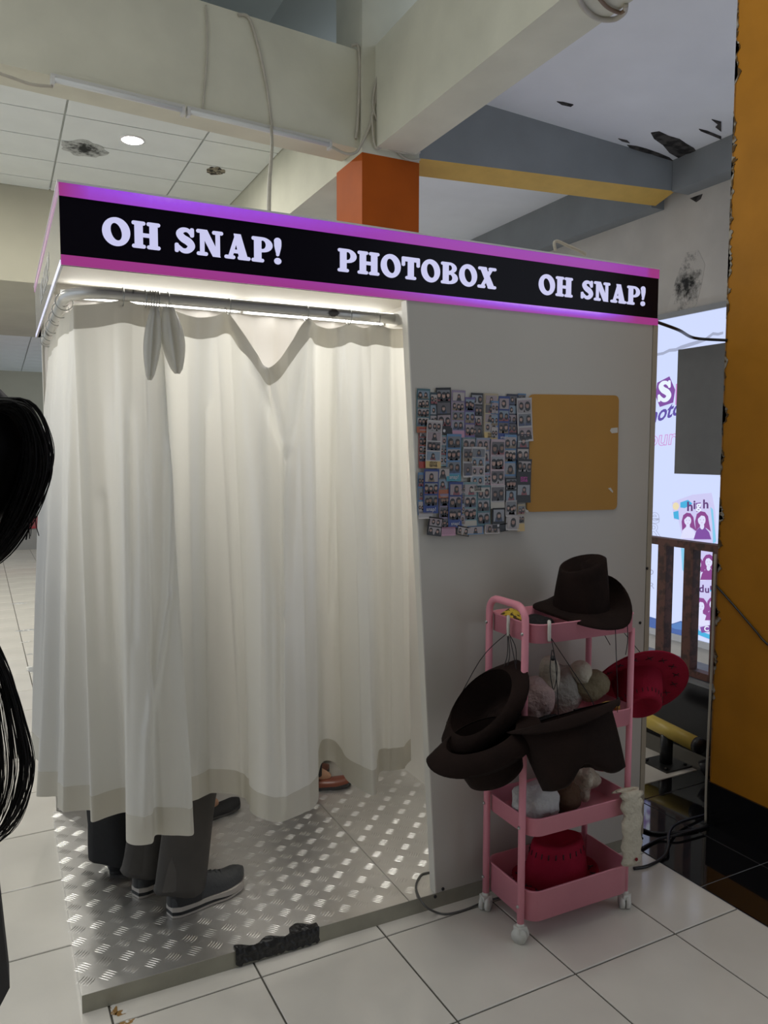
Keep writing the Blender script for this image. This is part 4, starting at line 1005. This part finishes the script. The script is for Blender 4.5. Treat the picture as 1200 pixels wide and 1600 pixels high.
cable('thin grey cable looping off the platform to the cart wheel', [onz(672, 1363, .054), onz(657, 1368, .055), onz(650, 1388, .057)]+[onz(660, 1411, .052)+V(0, -.012, 0), onz(680, 1424, .006)+V(0, -.006, 0), onz(700, 1428, .004), onz(728, 1421, .004), onz(760, 1408, .004), onz(800, 1398, .004)], .0035, mat('grey_cable', (.10, .10, .095), .5))
cable('white cable hanging down the corner of the orange pillar', [V(2.425, .03, 1.12), V(2.424, .028, .7), V(2.422, .03, .4), V(2.417, .028, .15), V(2.412, .02, .006)], .005, M_cablew)
nbn = nb.normalized()
def onbeam(px, py, off=.01):
    d = ray(px, py); t = (bA-nbn*off-CAM).dot(nbn)/d.dot(nbn); return CAM+d*t
cable('thin cable running straight down the cream beam over the batten lamp', [onbeam(*p) for p in ((322, 8), (324, 60), (322, 110), (316, 178))], .006, M_cablew)
cable('thick pale cable bending down the cream beam to the lit sign', [onbeam(*p) for p in ((372, 23), (388, 27), (400, 60), (414, 120), (424, 192))]+[ony(424, 200, 3.2), ony(425, 230, 2.8), ony(421, 290, 1.9), V(ony(420, 328, 1.1).x, 1.1, 2.36), V(ony(420, 328, 1.1).x+.02, 1.08, 2.21)], .011, M_cablew)
cable('old cable sagging along the cream beam to the batten lamp end', [onbeam(*p) for p in ((-20, 108), (20, 122), (50, 132), (82, 135))], .010, M_cablew)
cable('cable clipped down the corner between cream beam and column', [onbeam(*p, .015) for p in ((549, 71), (560, 74), (562, 120), (559, 190), (556, 216))], .012, M_cablew)
cable('pair of cables draped down the cream column head', [ony(*p, 3.335) for p in ((607, 68), (595, 90), (590, 130), (580, 190), (566, 222), (556, 238), (540, 240), (519, 230))], .011, M_cablew)
cable('second cable draped down the column head to its far edge', [ony(*p, 3.33) for p in ((604, 72), (592, 110), (583, 165), (598, 205), (622, 238), (640, 250), (656, 249))], .009, M_cablew)
cable('cable tied round the top of the orange column', [ony(*p, 3.325) for p in ((581, 180), (586, 228), (600, 230), (630, 239), (656, 238))], .010, M_cablew)
cable('loops of pale cable hanging under the near cream beam', [onz(*p, 3.835) for p in ((903, -6), (915, 15), (935, 29), (960, 30), (975, 20), (978, 8))], .014, M_cablew)
cable('brown tied cable end under the near cream beam', [onz(*p, 3.83) for p in ((935, -4), (950, 12), (968, 20), (976, 16))], .010, mat('brown_cable', (.20, .13, .08), .6))
# small fittings on the right wall
hkp = onx(862+61, 366, 5.49)

# ================================================================== LIT BANNER
XW = 5.499
bn = thing('lit_banner', 'tall backlit white banner with purple lettering and collage on the far wall', 'banner', tuple(onx(1060, 990, XW)))
ycap = [onx(1150, 480, XW).y, onx(905, 500, XW).y]
zt = onx(1080, 492, XW).z; zb_ = onx(1060, 990, XW).z
M_ban = emis('banner_white', (.62, .70, .98), BANNER_STRENGTH)
bx0, bx1 = -.6, 4.8
fr_ = build('face', MB().add([V(XW-.03, bx0, zb_), V(XW-.03, bx1, zb_), V(XW-.03, bx1, zt), V(XW-.03, bx0, zt)], [(0, 1, 2, 3)]), M_ban, bn)
build('frame_top', MB().box((XW-.05, bx0-.03, zt), (XW, bx1+.03, zt+.05)), mat('banner_frame', (.34, .35, .36), .5), bn)
build('frame_bottom', MB().box((XW-.05, bx0-.03, zb_-.06), (XW, bx1+.03, zb_)), mat('banner_frame_low', (.62, .62, .62), .5), bn)
def ink(name, col, s=1.): return emis('banner_'+name, col, BANNER_STRENGTH*s)
I_pur = ink('purple', (.20, .06, .34)); I_dpur = ink('dark_purple', (.10, .03, .17)); I_cy = ink('cyan', (.05, .42, .72)); I_pk = ink('pink', (.60, .25, .62)); I_face = ink('pale', (.72, .72, .95)); I_mag = ink('magenta', (.24, .045, .25))
I_blue = ink('blue', (.05, .11, .34)); I_grey = ink('shade', (.36, .40, .56)); I_yel = ink('sun', (.80, .70, .45)); I_lilac = ink('lilac', (.60, .58, .88)); I_wht = ink('bright', (.80, .88, 1.0)); I_vio = ink('violet', (.10, .06, .36))
lay = [0]
def wp_(px, py): 
    return onx(px, py, XW-.031-.0004*lay[0])
def art(name, pts, m): lay[0] += 1; return build(name, MB().add([wp_(*p) for p in pts], [tuple(range(len(pts)))]), m, fr_)
def wtext(s, px, py, hpx, m, shear=0., bold=0., sx=1., dy=0., outline=False):
    lay[0] += 1; tv, tf = text_mesh(s, shear, bold)
    par = list(range(len(tv)))
    def find(i):
        while par[i] != i: i = par[i]
        return i
    first = {}
    for i, p in enumerate(tv):
        k = (round(p[0], 4), round(p[1], 4))
        if k in first: par[find(i)] = find(first[k])
        else: first[k] = i
    for f in tf:
        for i in f[1:]: par[find(i)] = find(f[0])
    isl = {}
    for f in tf: isl.setdefault(find(f[0]), []).append(f)
    for fs in isl.values():
        ids = sorted({i for f in fs for i in f}); mp = {i: j for j, i in enumerate(ids)}
        build('lettering', MB().add([wp_(px+tv[i][0]*hpx*sx, py-tv[i][1]*hpx+dy*tv[i][0]) for i in ids], [tuple(mp[i] for i in f) for f in fs]), m, fr_)
def wellip(name, cx, cy, rx, ry, m, n=16): art(name, [(cx+rx*math.cos(2*PI*k/n), cy+ry*math.sin(2*PI*k/n)) for k in range(n)], m)
# torn paper edge at the top, hills at the foot
tear = [(1026, 553), (1036, 551), (1046, 546), (1056, 545), (1064, 541), (1076, 537), (1090, 533), (1102, 529), (1114, 520), (1122, 521), (1130, 519)]
art('torn_edge', [(x, y-1) for x, y in tear]+[(x, y+5-abs(i-5)*.4) for i, (x, y) in reversed(list(enumerate(tear)))], I_grey)
art('hills', [(1008, 962), (1017, 964), (1030, 968), (1040, 976), (1052, 974), (1064, 970), (1072, 975), (1072, 995), (1008, 984)], I_blue)
art('hills', [(1045, 978), (1058, 973), (1070, 971), (1072, 985), (1055, 983)], ink('hill_mid', (.08, .20, .50)))
# letter S on a purple patch, pink patch with a letter beside it
art('patch', [(1027, 598), (1046, 588), (1055, 609), (1052, 629), (1031, 636), (1024, 618)], I_pur)
lay[0] += 1
gS, wS = glyph('S'); mb = MB()
for vs, fs in gS: mb.add([wp_(1027+a*30, 629-b*34-a*2) for a, b in vs], fs)
build('lettering', mb, I_wht, fr_)
art('patch', [(1056, 600), (1063, 598), (1080, 597), (1080, 632), (1055, 633)], I_pk)
wtext('Photobox', 999, 668, 33, I_vio, .35, .022, .80, -9)
wtext('your life', 996, 699, 33, I_pk, .15, .03, .95, -3); wtext('your life', 996, 699, 33, M_ban, .15, -.004, .95, -3)
wtext('me', 988, 818, 34, I_grey, 0, .03, 1., -1); wtext('me', 988, 818, 34, M_ban, 0, .005, 1., -1)
wtext('R', 1014, 838, 28, I_grey, 0, .03); wtext('R', 1014, 838, 28, M_ban, 0, .003)
wtext('o', 1012, 898, 18, I_grey); wtext('R', 1014, 920, 14, I_grey)
# collage column of pictures: generic figures
art('collage_back', [(1050, 785), (1062, 780), (1082, 773), (1112, 770), (1118, 800), (1120, 850), (1114, 985), (1112, 1002), (1086, 990), (1084, 870), (1068, 848), (1060, 812), (1053, 812)], I_lilac)
art('brush', [(1063, 785), (1075, 781), (1082, 787), (1070, 794), (1063, 793)], I_cy); art('brush', [(1052, 800), (1060, 798), (1061, 812), (1053, 810)], I_cy)
art('brush', [(1110, 792), (1114, 796), (1119, 846), (1114, 850), (1113, 820)], ink('cyan_pale', (.22, .58, .82)))
art('brush', [(1064, 856), (1072, 858), (1070, 880), (1073, 900), (1066, 890)], ink('cyan_pale', (.22, .58, .82)))
art('brush', [(1085, 962), (1092, 985), (1110, 992), (1112, 1000), (1086, 990)], I_cy)
wellip('sun', 1056, 791, 5, 6, I_yel)
def figure(cx, cy, s, flip=1, top=I_mag):
    hair = [(-.9, 1.6), (-1.0, .2), (-.75, -.8), (-.2, -1.2), (.4, -1.1), (.85, -.5), (1.0, .5), (1.25, 1.7), (.6, 1.2), (-.3, 1.0)]
    art('figure_hair', [(cx+a*s*flip, cy+b*s) for a, b in hair], I_mag)
    art('figure_body', [(cx+a*s*flip, cy+b*s) for a, b in [(-1.2, 2.8), (-.8, 1.5), (-.2, 1.0), (.4, 1.1), (1.0, 1.8), (1.3, 2.8)]], top)
    wellip('figure_neck', cx, cy+.9*s, .3*s, .5*s, I_face); wellip('figure_face', cx-.05*s*flip, cy+.05*s, .55*s, .75*s, I_face)
    art('figure_fringe', [(cx+a*s*flip, cy+b*s) for a, b in [(-.6, -.1), (-.4, -.85), (.3, -.95), (.65, -.1), (.35, -.5), (-.1, -.6)]], I_mag)
    for ex in (-.28, .18): art('figure_eye', [(cx+(ex-.1)*s*flip, cy+.0*s), (cx+(ex+.1)*s*flip, cy-.04*s), (cx+(ex+.1)*s*flip, cy+.05*s)], I_mag)
    art('figure_mouth', [(cx-.18*s*flip, cy+.42*s), (cx+.12*s*flip, cy+.38*s), (cx-.02*s*flip, cy+.5*s)], I_pk)
figure(1075, 813, 10, 1, I_face); figure(1097, 812, 11, 1, I_pur)
figure(1091, 882, 9, 1, I_face); figure(1107, 878, 10, -1, I_mag)
figure(1095, 947, 11, 1, I_face); figure(1113, 944, 9, -1, I_mag)
wtext('h', 1073, 798, 20, I_dpur, 0, .03); wtext('i', 1083, 795, 19, I_dpur, 0, .03)
art('patch', [(1087, 786), (1095, 785), (1095, 799), (1088, 800)], I_pur); wtext('g', 1088, 795, 17, I_wht, 0, .03); wtext('h', 1098, 794, 19, I_dpur, 0, .03)
wtext('d', 1092, 925, 16, I_dpur, 0, .03); wtext('u', 1101, 926, 15, I_dpur, 0, .03); wtext('m', 1109, 922, 14, I_dpur, 0, .03)
art('brush', [(1085, 920), (1092, 919), (1091, 925), (1085, 926)], I_cy); art('brush', [(1109, 922), (1118, 922), (1118, 924), (1109, 924)], I_cy)
wtext('n d', 1090, 858, 14, I_dpur, 0, .03)
art('patch', [(1094, 980), (1112, 976), (1113, 986), (1096, 989)], I_pur); wtext('C', 1100, 986, 11, I_wht, 0, .03)
# grey board standing in front of the banner
t = thing('hanging_board', 'plain grey rectangular board mounted before the upper part of the banner', 'board', tuple(onx(1090, 742, 5.38)))
q = [onx(*p, 5.38) for p in ((1060, 547), (1160, 526), (1160, 743), (1058, 740))]; zt_, zb2 = q[0].z, q[3].z
build('panel', MB().box((5.36, q[1].y, zb2), (5.395, (q[0].y+q[3].y)/2, zt_)), M_greybd, t)
build('frame', MB().box((5.395, q[1].y+.05, zb2+.05), (5.41, q[0].y-.05, zt_-.05)), M_blackp, t)
for yy in (q[1].y+.2, q[0].y-.2): build('bracket', MB().box((5.41, yy-.02, (zt_+zb2)/2-.3), (5.468, yy+.02, (zt_+zb2)/2+.3)), M_blackp, t)

# ================================================================== PEOPLE
def skin_body(nodes, edges, root):
    """nodes: name -> (pos, radius or (rx,ry)); one continuous skinned surface"""
    names = list(nodes); idx = {n: i for i, n in enumerate(names)}
    me = bpy.data.meshes.new('b'); me.from_pydata([tuple(nodes[n][0]) for n in names], [(idx[a], idx[b]) for a, b in edges], [])
    o = bpy.data.objects.new('b', me); C.objects.link(o)
    sk = o.modifiers.new('s', 'SKIN'); sk.use_smooth_shade = True; sk.branch_smoothing = .6
    for i, n in enumerate(names):
        r = nodes[n][1]; sv = me.skin_vertices[0].data[i]; sv.radius = r if isinstance(r, tuple) else (r, r); sv.use_root = (n == root)
    sb = o.modifiers.new('ss', 'SUBSURF'); sb.levels = 2; sb.render_levels = 2
    m2 = eval_mesh(o); vs = [v.co.copy() for v in m2.vertices]; fs = [tuple(p.vertices) for p in m2.polygons]
    bpy.data.objects.remove(o, do_unlink=True); bpy.data.meshes.remove(m2); bpy.data.meshes.remove(me)
    return vs, fs
def ringe(c, rx, ry, n=16, ax=None, yaw=0.):
    return [Vector(c)+V(rx*math.cos(2*PI*k/n)*math.cos(yaw)-ry*math.sin(2*PI*k/n)*math.sin(yaw), rx*math.cos(2*PI*k/n)*math.sin(yaw)+ry*math.sin(2*PI*k/n)*math.cos(yaw), 0) for k in range(n)]
def shoe(par, name, heel, ang, L, style, z0):
    """heel: rear point on the ground, ang: direction of the toe"""
    M = Matrix.Translation(V(heel[0], heel[1], z0)) @ Matrix.Rotation(ang, 4, 'Z') @ Matrix.Scale(L/.28, 4)
    def outline(s, k=1.):   # half-width along the sole
        return k*(.030+.012*math.sin(min(1, s/.35)*PI/2)+.010*math.exp(-((s-.68)/.16)**2))*(1-max(0, (s-.86)/.14)**2.2*.75)*(min(1, (s+.05)/.12)**.5)
    n = 22
    def sec(s, z, k): w_ = outline(s, k); return w_
    def layer(z0f, z1f, k0, k1):
        mb = MB(); lo = []; hi = []
        for i in range(n+1): s = i/n; lo.append(V(.28*s, outline(s, k0), z0f(s))); hi.append(V(.28*s, outline(s, k1), z1f(s)))
        for i in range(n, -1, -1): s = i/n; lo.append(V(.28*s, -outline(s, k0), z0f(s))); hi.append(V(.28*s, -outline(s, k1), z1f(s)))
        mb.loft([lo, hi], 0, True, False); return mb.xform(M)
    toe = lambda s: .012*max(0, (s-.72)/.28)**2
    h = {'sneaker': .034, 'flat': .010, 'brown': .014}[style]
    up = {'sneaker': [M_shoeg, M_shoek], 'flat': [M_blkc, M_blkc], 'brown': [M_shoeb, M_shoeb]}[style]
    # upper: cross sections along the foot
    mb = MB(); rr = []
    for i in range(n+1):
        s = i/n; w_ = outline(s, .95)
        hh = (.078 if s < .34 else .078-.038*min(1, (s-.34)/.40)) if style == 'sneaker' else (.050 if s < .22 else .050-.018*min(1, (s-.22)/.2))
        hh *= (1-max(0, (s-.80)/.20)**2.4*.55)*(min(1, (s+.10)/.14))
        zz = h+toe(s)
        rr.append([V(.28*s, w_*math.cos(PI*k/10)*(1-.12*math.sin(PI*k/10)), zz+hh*math.sin(PI*k/10)**.7) for k in range(11)])
    mb.loft(rr, 0, False, True, closed=False); mb.add(rr[0], [tuple(range(11))], 0, True); mb.add(rr[-1], [tuple(range(11))], 0, True)
    o = build(name, mb.xform(M), up[0], par)
    if style == 'sneaker':
        build('outsole', layer(lambda s: toe(s), lambda s: .008+toe(s), .98, 1.02), M_solew, o)
        build('mid_gap', layer(lambda s: .008+toe(s), lambda s: .020+toe(s), .97, .97), M_shoek, o)
        build('midsole', layer(lambda s: max(.020-.008*max(0, (s-.45)/.3), .009)+toe(s), lambda s: .036-.008*s+toe(s), 1.03, 1.05), M_solew, o)
        build('heel_counter', MB().loft([[V(.28*s, y*outline(s, 1.0), .034+zz) for s, y in ((.34, 1), (.2, 1), (.08, 1), (.0, .8), (-.012, 0), (.0, -.8), (.08, -1), (.2, -1), (.34, -1))] for zz in (0, .045)], 0, False, True, closed=False).xform(M), M_shoek, o)
        for k in range(5):
            s = .40+.065*k; zt2 = h+.078-.038*min(1, max(0, (s-.34))/.40)+.002
            build('lace', MB().tube([V(.28*s, -.018, zt2-.010), V(.28*s+.006, 0, zt2+.001), V(.28*s+.002, .018, zt2-.010)], .0022, 5).xform(M), M_shoeg, o)
    else:
        build('sole', layer(lambda s: toe(s)*.6, lambda s: h+.002+toe(s), .99, 1.0), M_blackp, o)
    return o
def person(label, feet, ang, hgt, z0, legm, topm, style, trouser=(.085, .075), hem=.05, shoeL=.265, ankle=False, arms=((.12, .10), (.12, .10)), group=None, long_hair=True, bare_hem=.10, shift=(0, 0), slim=1.):
    """feet: two (x,y) heel points (right foot first when seen along ang); ang: facing"""
    f = V(math.cos(ang), math.sin(ang), 0); l = V(-f.y, f.x, 0)
    c = (V(feet[0][0], feet[0][1], 0)+V(feet[1][0], feet[1][1], 0))*.5+f*.06+V(shift[0], shift[1], 0); k = hgt/1.70
    def at(fx, ly, z): return c+f*fx*k+l*ly*k*slim+V(0, 0, z0+z*k)
    t = thing('person', label, 'person', (c.x, c.y, z0), group)
    N = {}; E = []
    N['pelvis'] = (at(0, 0, .93), (.13*k, .10*k)); N['waist'] = (at(.0, 0, 1.08), (.115*k, .085*k)); N['chest'] = (at(.01, 0, 1.28), (.14*k, .10*k)); N['neck0'] = (at(0, 0, 1.42), (.06*k, .06*k)); N['neck'] = (at(.01, 0, 1.48), (.05*k, .05*k))
    N['head'] = (at(.03, 0, 1.57), (.073*k, .085*k)); N['crown'] = (at(.02, 0, 1.65), (.062*k, .075*k))
    E += [('pelvis', 'waist'), ('waist', 'chest'), ('chest', 'neck0'), ('neck0', 'neck'), ('neck', 'head'), ('head', 'crown')]
    for s, (sd, ft) in enumerate(((-1, feet[0]), (1, feet[1]))):
        a = V(ft[0], ft[1], 0)+f*.05; hip = at(0, sd*.085, .88)
        N['hip%d' % s] = (hip, .085*k); kn = hip.lerp(a+V(0, 0, z0+.09), .52)+f*.02; N['knee%d' % s] = (kn, .055*k); N['ank%d' % s] = (a+V(0, 0, z0+.09), .034*k)
        N['ball%d' % s] = (a+f*.10+V(0, 0, z0+.030), (.024, .013)); E += [('pelvis', 'hip%d' % s), ('hip%d' % s, 'knee%d' % s), ('knee%d' % s, 'ank%d' % s), ('ank%d' % s, 'ball%d' % s)]
        sh = at(0, sd*.175, 1.38); el = at(arms[s][0]*.4, sd*.21, 1.12); wr_ = at(arms[s][0]+.10, sd*.19, .95); hd = at(arms[s][0]+.15, sd*.185, .90)
        N['sh%d' % s] = (sh, .05*k); N['el%d' % s] = (el, .038*k); N['wr%d' % s] = (wr_, .026*k); N['hd%d' % s] = (hd, (.038*k, .018*k))
        E += [('chest', 'sh%d' % s), ('sh%d' % s, 'el%d' % s), ('el%d' % s, 'wr%d' % s), ('wr%d' % s, 'hd%d' % s)]
        for q in range(5):
            off = (-.030, -.015, 0, .013, -.03)[q]; ln = (.06, .075, .08, .068, .045)[q]
            b = hd+l*off*.8*k+f*.02*k+V(0, 0, -.015*k); tip = b+f*ln*.5*k+V(0, 0, -ln*.75*k) if q < 4 else hd+l*(-sd)*.045*k+f*.03*k+V(0, 0, -.02*k)
            m_ = b.lerp(tip, .5)+f*.006; N['f%d%d' % (s, q)] = (m_, .009); N['g%d%d' % (s, q)] = (tip, .008); E += [('hd%d' % s, 'f%d%d' % (s, q)), ('f%d%d' % (s, q), 'g%d%d' % (s, q))]
    vs, fs = skin_body(N, E, 'pelvis'); build('body', MB().add(vs, fs, 0, True), M_skin, t)
    # face features
    hc = N['head'][0]
    for sd in (-1, 1): build('eye', MB().ball(hc+f*.072*k+l*sd*.03*k+V(0, 0, .015*k), .011*k, 8, 6), M_blackp, t); build('ear', MB().ball(hc+l*sd*.076*k, (.02*k, .012*k, .03*k), 8, 6), M_skin, t)
    build('nose', MB().ball(hc+f*.088*k+V(0, 0, -.01*k), (.014*k, .012*k, .02*k), 8, 6), M_skin, t); build('mouth', MB().ball(hc+f*.078*k+V(0, 0, -.045*k), (.006*k, .02*k, .006*k), 8, 6, 0, Matrix.Rotation(ang, 3, 'Z')), mat('lips', (.35, .12, .1), .5), t)
    # trousers
    mb = MB()
    for s, ft in enumerate(feet):
        hip, kn, an = N['hip%d' % s][0], N['knee%d' % s][0], N['ank%d' % s][0]
        hemc = an.lerp(kn, max(0, (hem-.09))/.4)+V(0, 0, 0); hemc.z = z0+hem; hemc -= f*.008
        P_ = smooth_path([hip+V(0, 0, .06), hip.lerp(kn, .5), kn, kn.lerp(hemc, .5), hemc], 5); R_ = [.105*k, .105*k, .092*k, trouser[0]*.95, trouser[0]]; R_ = [v.x for v in catmull([V(x, 0, 0) for x in R_], 5)]
        rr = []
        for i, p in enumerate(P_):
            u = i/(len(P_)-1); ring_ = []
            for q in range(20):
                th = 2*PI*q/20; wob = 1+.07*math.sin(3*th+u*6+s)*u+.05*math.sin(5*th-u*9)*u
                ring_.append(p+f*R_[i]*math.cos(th)*wob*1.05+l*R_[i]*(trouser[1]/trouser[0])*math.sin(th)*wob+V(0, 0, (.018*math.cos(th)*u*-1 if i == len(P_)-1 else 0)))
            rr.append(ring_)
        inner = [[rr[-1][q].lerp(P_[-1], .06) for q in range(20)], [(rr[-6][q].lerp(P_[-6], .10)) for q in range(20)]]
        mb.loft(rr+inner, 0, False, True)
    pl_ = [ringe(at(0, 0, z), rx*k, ry*k*slim, 20, yaw=ang) for z, rx, ry in ((.84, .12, .20), (.92, .125, .20), (1.0, .11, .18), (1.05, .105, .165))]
    mb.loft(pl_, 0, True, True); build('trousers', mb, legm, t)
    # top with sleeves
    mb = MB(); mb.loft([ringe(at(0, 0, z), rx*k, ry*k*slim, 20, yaw=ang) for z, rx, ry in ((.96, .125, .20), (1.1, .12, .185), (1.28, .135, .20), (1.38, .11, .19), (1.43, .075, .10), (1.46, .066, .07))], 0, False, True)
    for s in (0, 1): mb.tube([N['sh%d' % s][0], N['sh%d' % s][0].lerp(N['el%d' % s][0], .5), N['el%d' % s][0].lerp(N['sh%d' % s][0], .1)], [.075*k, .068*k, .062*k], 14)
    build('top', mb, topm, t)
    # hair
    mb = MB(); hb = N['crown'][0]-f*.02*k
    mb.ball(hb+V(0, 0, -.01), (.098*k, .09*k, .075*k), 18, 10, 0, Matrix.Rotation(ang, 3, 'Z'))
    if long_hair: mb.loft([ringe(at(-.035, 0, z), rx*k, ry*k, 18, yaw=ang) for z, rx, ry in ((1.64, .08, .085), (1.56, .085, .098), (1.46, .07, .10), (1.34, .05, .10), (1.24, .035, .08))], 0, True, True)
    build('hair', mb, M_hair, t)
    for s, ft in enumerate(feet): shoe(t, 'shoe', ft, ang+(-.06 if s == 0 else .10), shoeL, style, z0)
    return t
ZF = ZP+.0014
person('person in charcoal trousers and grey sneakers standing behind the gathered curtain', ((.285, .262), (.205, .42)), math.radians(21), 1.70, ZF, M_greyc, mat('shirt_a', (.12, .13, .16), .8), 'sneaker', (.082, .070), .075, .275, long_hair=False, shift=(.12, .20), slim=.85)
person('person in wide black trousers and flat black shoes at the booth corner', ((.145, .62), (.16, .82)), math.radians(8), 1.60, ZF, M_blkc, mat('shirt_b', (.10, .08, .09), .8), 'flat', (.098, .085), .045, .25, shift=(-.06, .14), slim=.85)
person('person with a black flat shoe and bare ankle deeper inside the booth', ((.47, .835), (.43, 1.0)), math.radians(26), 1.60, ZF, M_blkc, mat('shirt_c', (.2, .18, .17), .8), 'flat', (.062, .058), .20, .25, shift=(.04, .07), slim=.8)
person('person in brown leather shoes standing behind the white curtain near the board', ((.97, .955), (.93, 1.09)), math.radians(-8), 1.62, ZF, M_blkc, mat('shirt_d', (.25, .22, .2), .8), 'brown', (.065, .06), .075, .24, shift=(.05, .02), slim=.85)
# bystander at the left edge, seen from behind: long black hair
t = person('person with long black hair and black top standing beside the camera', ((-.321, -1.56), (-.476, -1.56)), math.radians(97), 1.585, 0., M_blkc, M_blkc, 'flat', (.08, .07), .06, .24)
hx, hy = -.232, -1.47
# loose locks of the bystander hair, strand by strand
rs = random.Random(21); mb = MB()
def strand(pts, r): mb.tube(smooth_path(pts, 5), [r]*3+[r*.9]*(len(pts)*5-5-4)+[r*.3]*2 if False else r, 4, 0, False)
def wavy(P_, amp):
    ph1, ph2 = rs.uniform(0, 6.3), rs.uniform(0, 6.3); jx, jy = rs.uniform(-4, 4), rs.uniform(-8, 8); sc = rs.uniform(.9, 1.06); n_ = len(P_)
    return [((x+30)*sc-30+jx+amp*math.sin(ph1+i*1.1), y+jy+amp*.6*math.sin(ph2+i*.9)) for i, (x, y) in enumerate(P_)]
for k in range(190):
    d = rs.uniform(0, 1)**.8; yj = -1.5+rs.uniform(-.03, .03)
    P_ = [(-30, 632), (16+24*d, 640-8*d), (36+36*d, 676+8*d), (34+44*d, 735), (14+42*d, 795), (-16+30*d, 848+10*d), (-50, 905)]
    if rs.random() < .25: P_ = P_[:5]+[(P_[4][0]+rs.uniform(-18, 4), P_[4][1]+rs.uniform(20, 50))]
    strand([ony(x, y, yj) for x, y in wavy(P_, 3.0)], rs.uniform(.0002, .0007))
for k in range(95):
    d = rs.uniform(0, 1) if k < 55 else rs.uniform(.7, 1.); yj = -1.5+rs.uniform(-.03, .03)
    P_ = [(-50, 950), (-24+10*d, 1000), (-16+34*d, 1062), (-12+50*d, 1130), (-10+60*d, 1190), (-14+58*d, 1240), (-30+46*d, 1295), (-60, 1345)]
    if rs.random() < .35: P_ = P_[:rs.choice((5, 6, 7))]
    strand([ony(x, y, yj) for x, y in wavy(P_, 2.6)], rs.uniform(.00015, .00055))
tag(build('loose_strands', mb, M_hair, t), kind='stuff')
mb = MB()      # the full mass of hair beside the face and over the shoulder
def massf(pts, y, ry): 
    rr = []
    for (xa, xb, py) in pts:
        a, b = ony(xa, py, y), ony(xb, py, y); c = (a+b)*.5; rx = abs(b.x-a.x)/2; rr.append([c+V(rx*math.cos(2*PI*q/14), ry*math.sin(2*PI*q/14), 0) for q in range(14)])
    mb.loft(rr, 0, True, True)
massf([(-260, -150, 578), (-330, -10, 592), (-360, 20, 622), (-370, 44, 660), (-370, 56, 700), (-360, 44, 750), (-340, 16, 800), (-320, -14, 840), (-300, -28, 900), (-300, -30, 980), (-300, -25, 1060), (-300, -16, 1130), (-300, 2, 1200), (-300, 4, 1260), (-290, -25, 1310), (-260, -100, 1360)], -1.47, .07)
build('hair_mass', mb, M_hair, t)
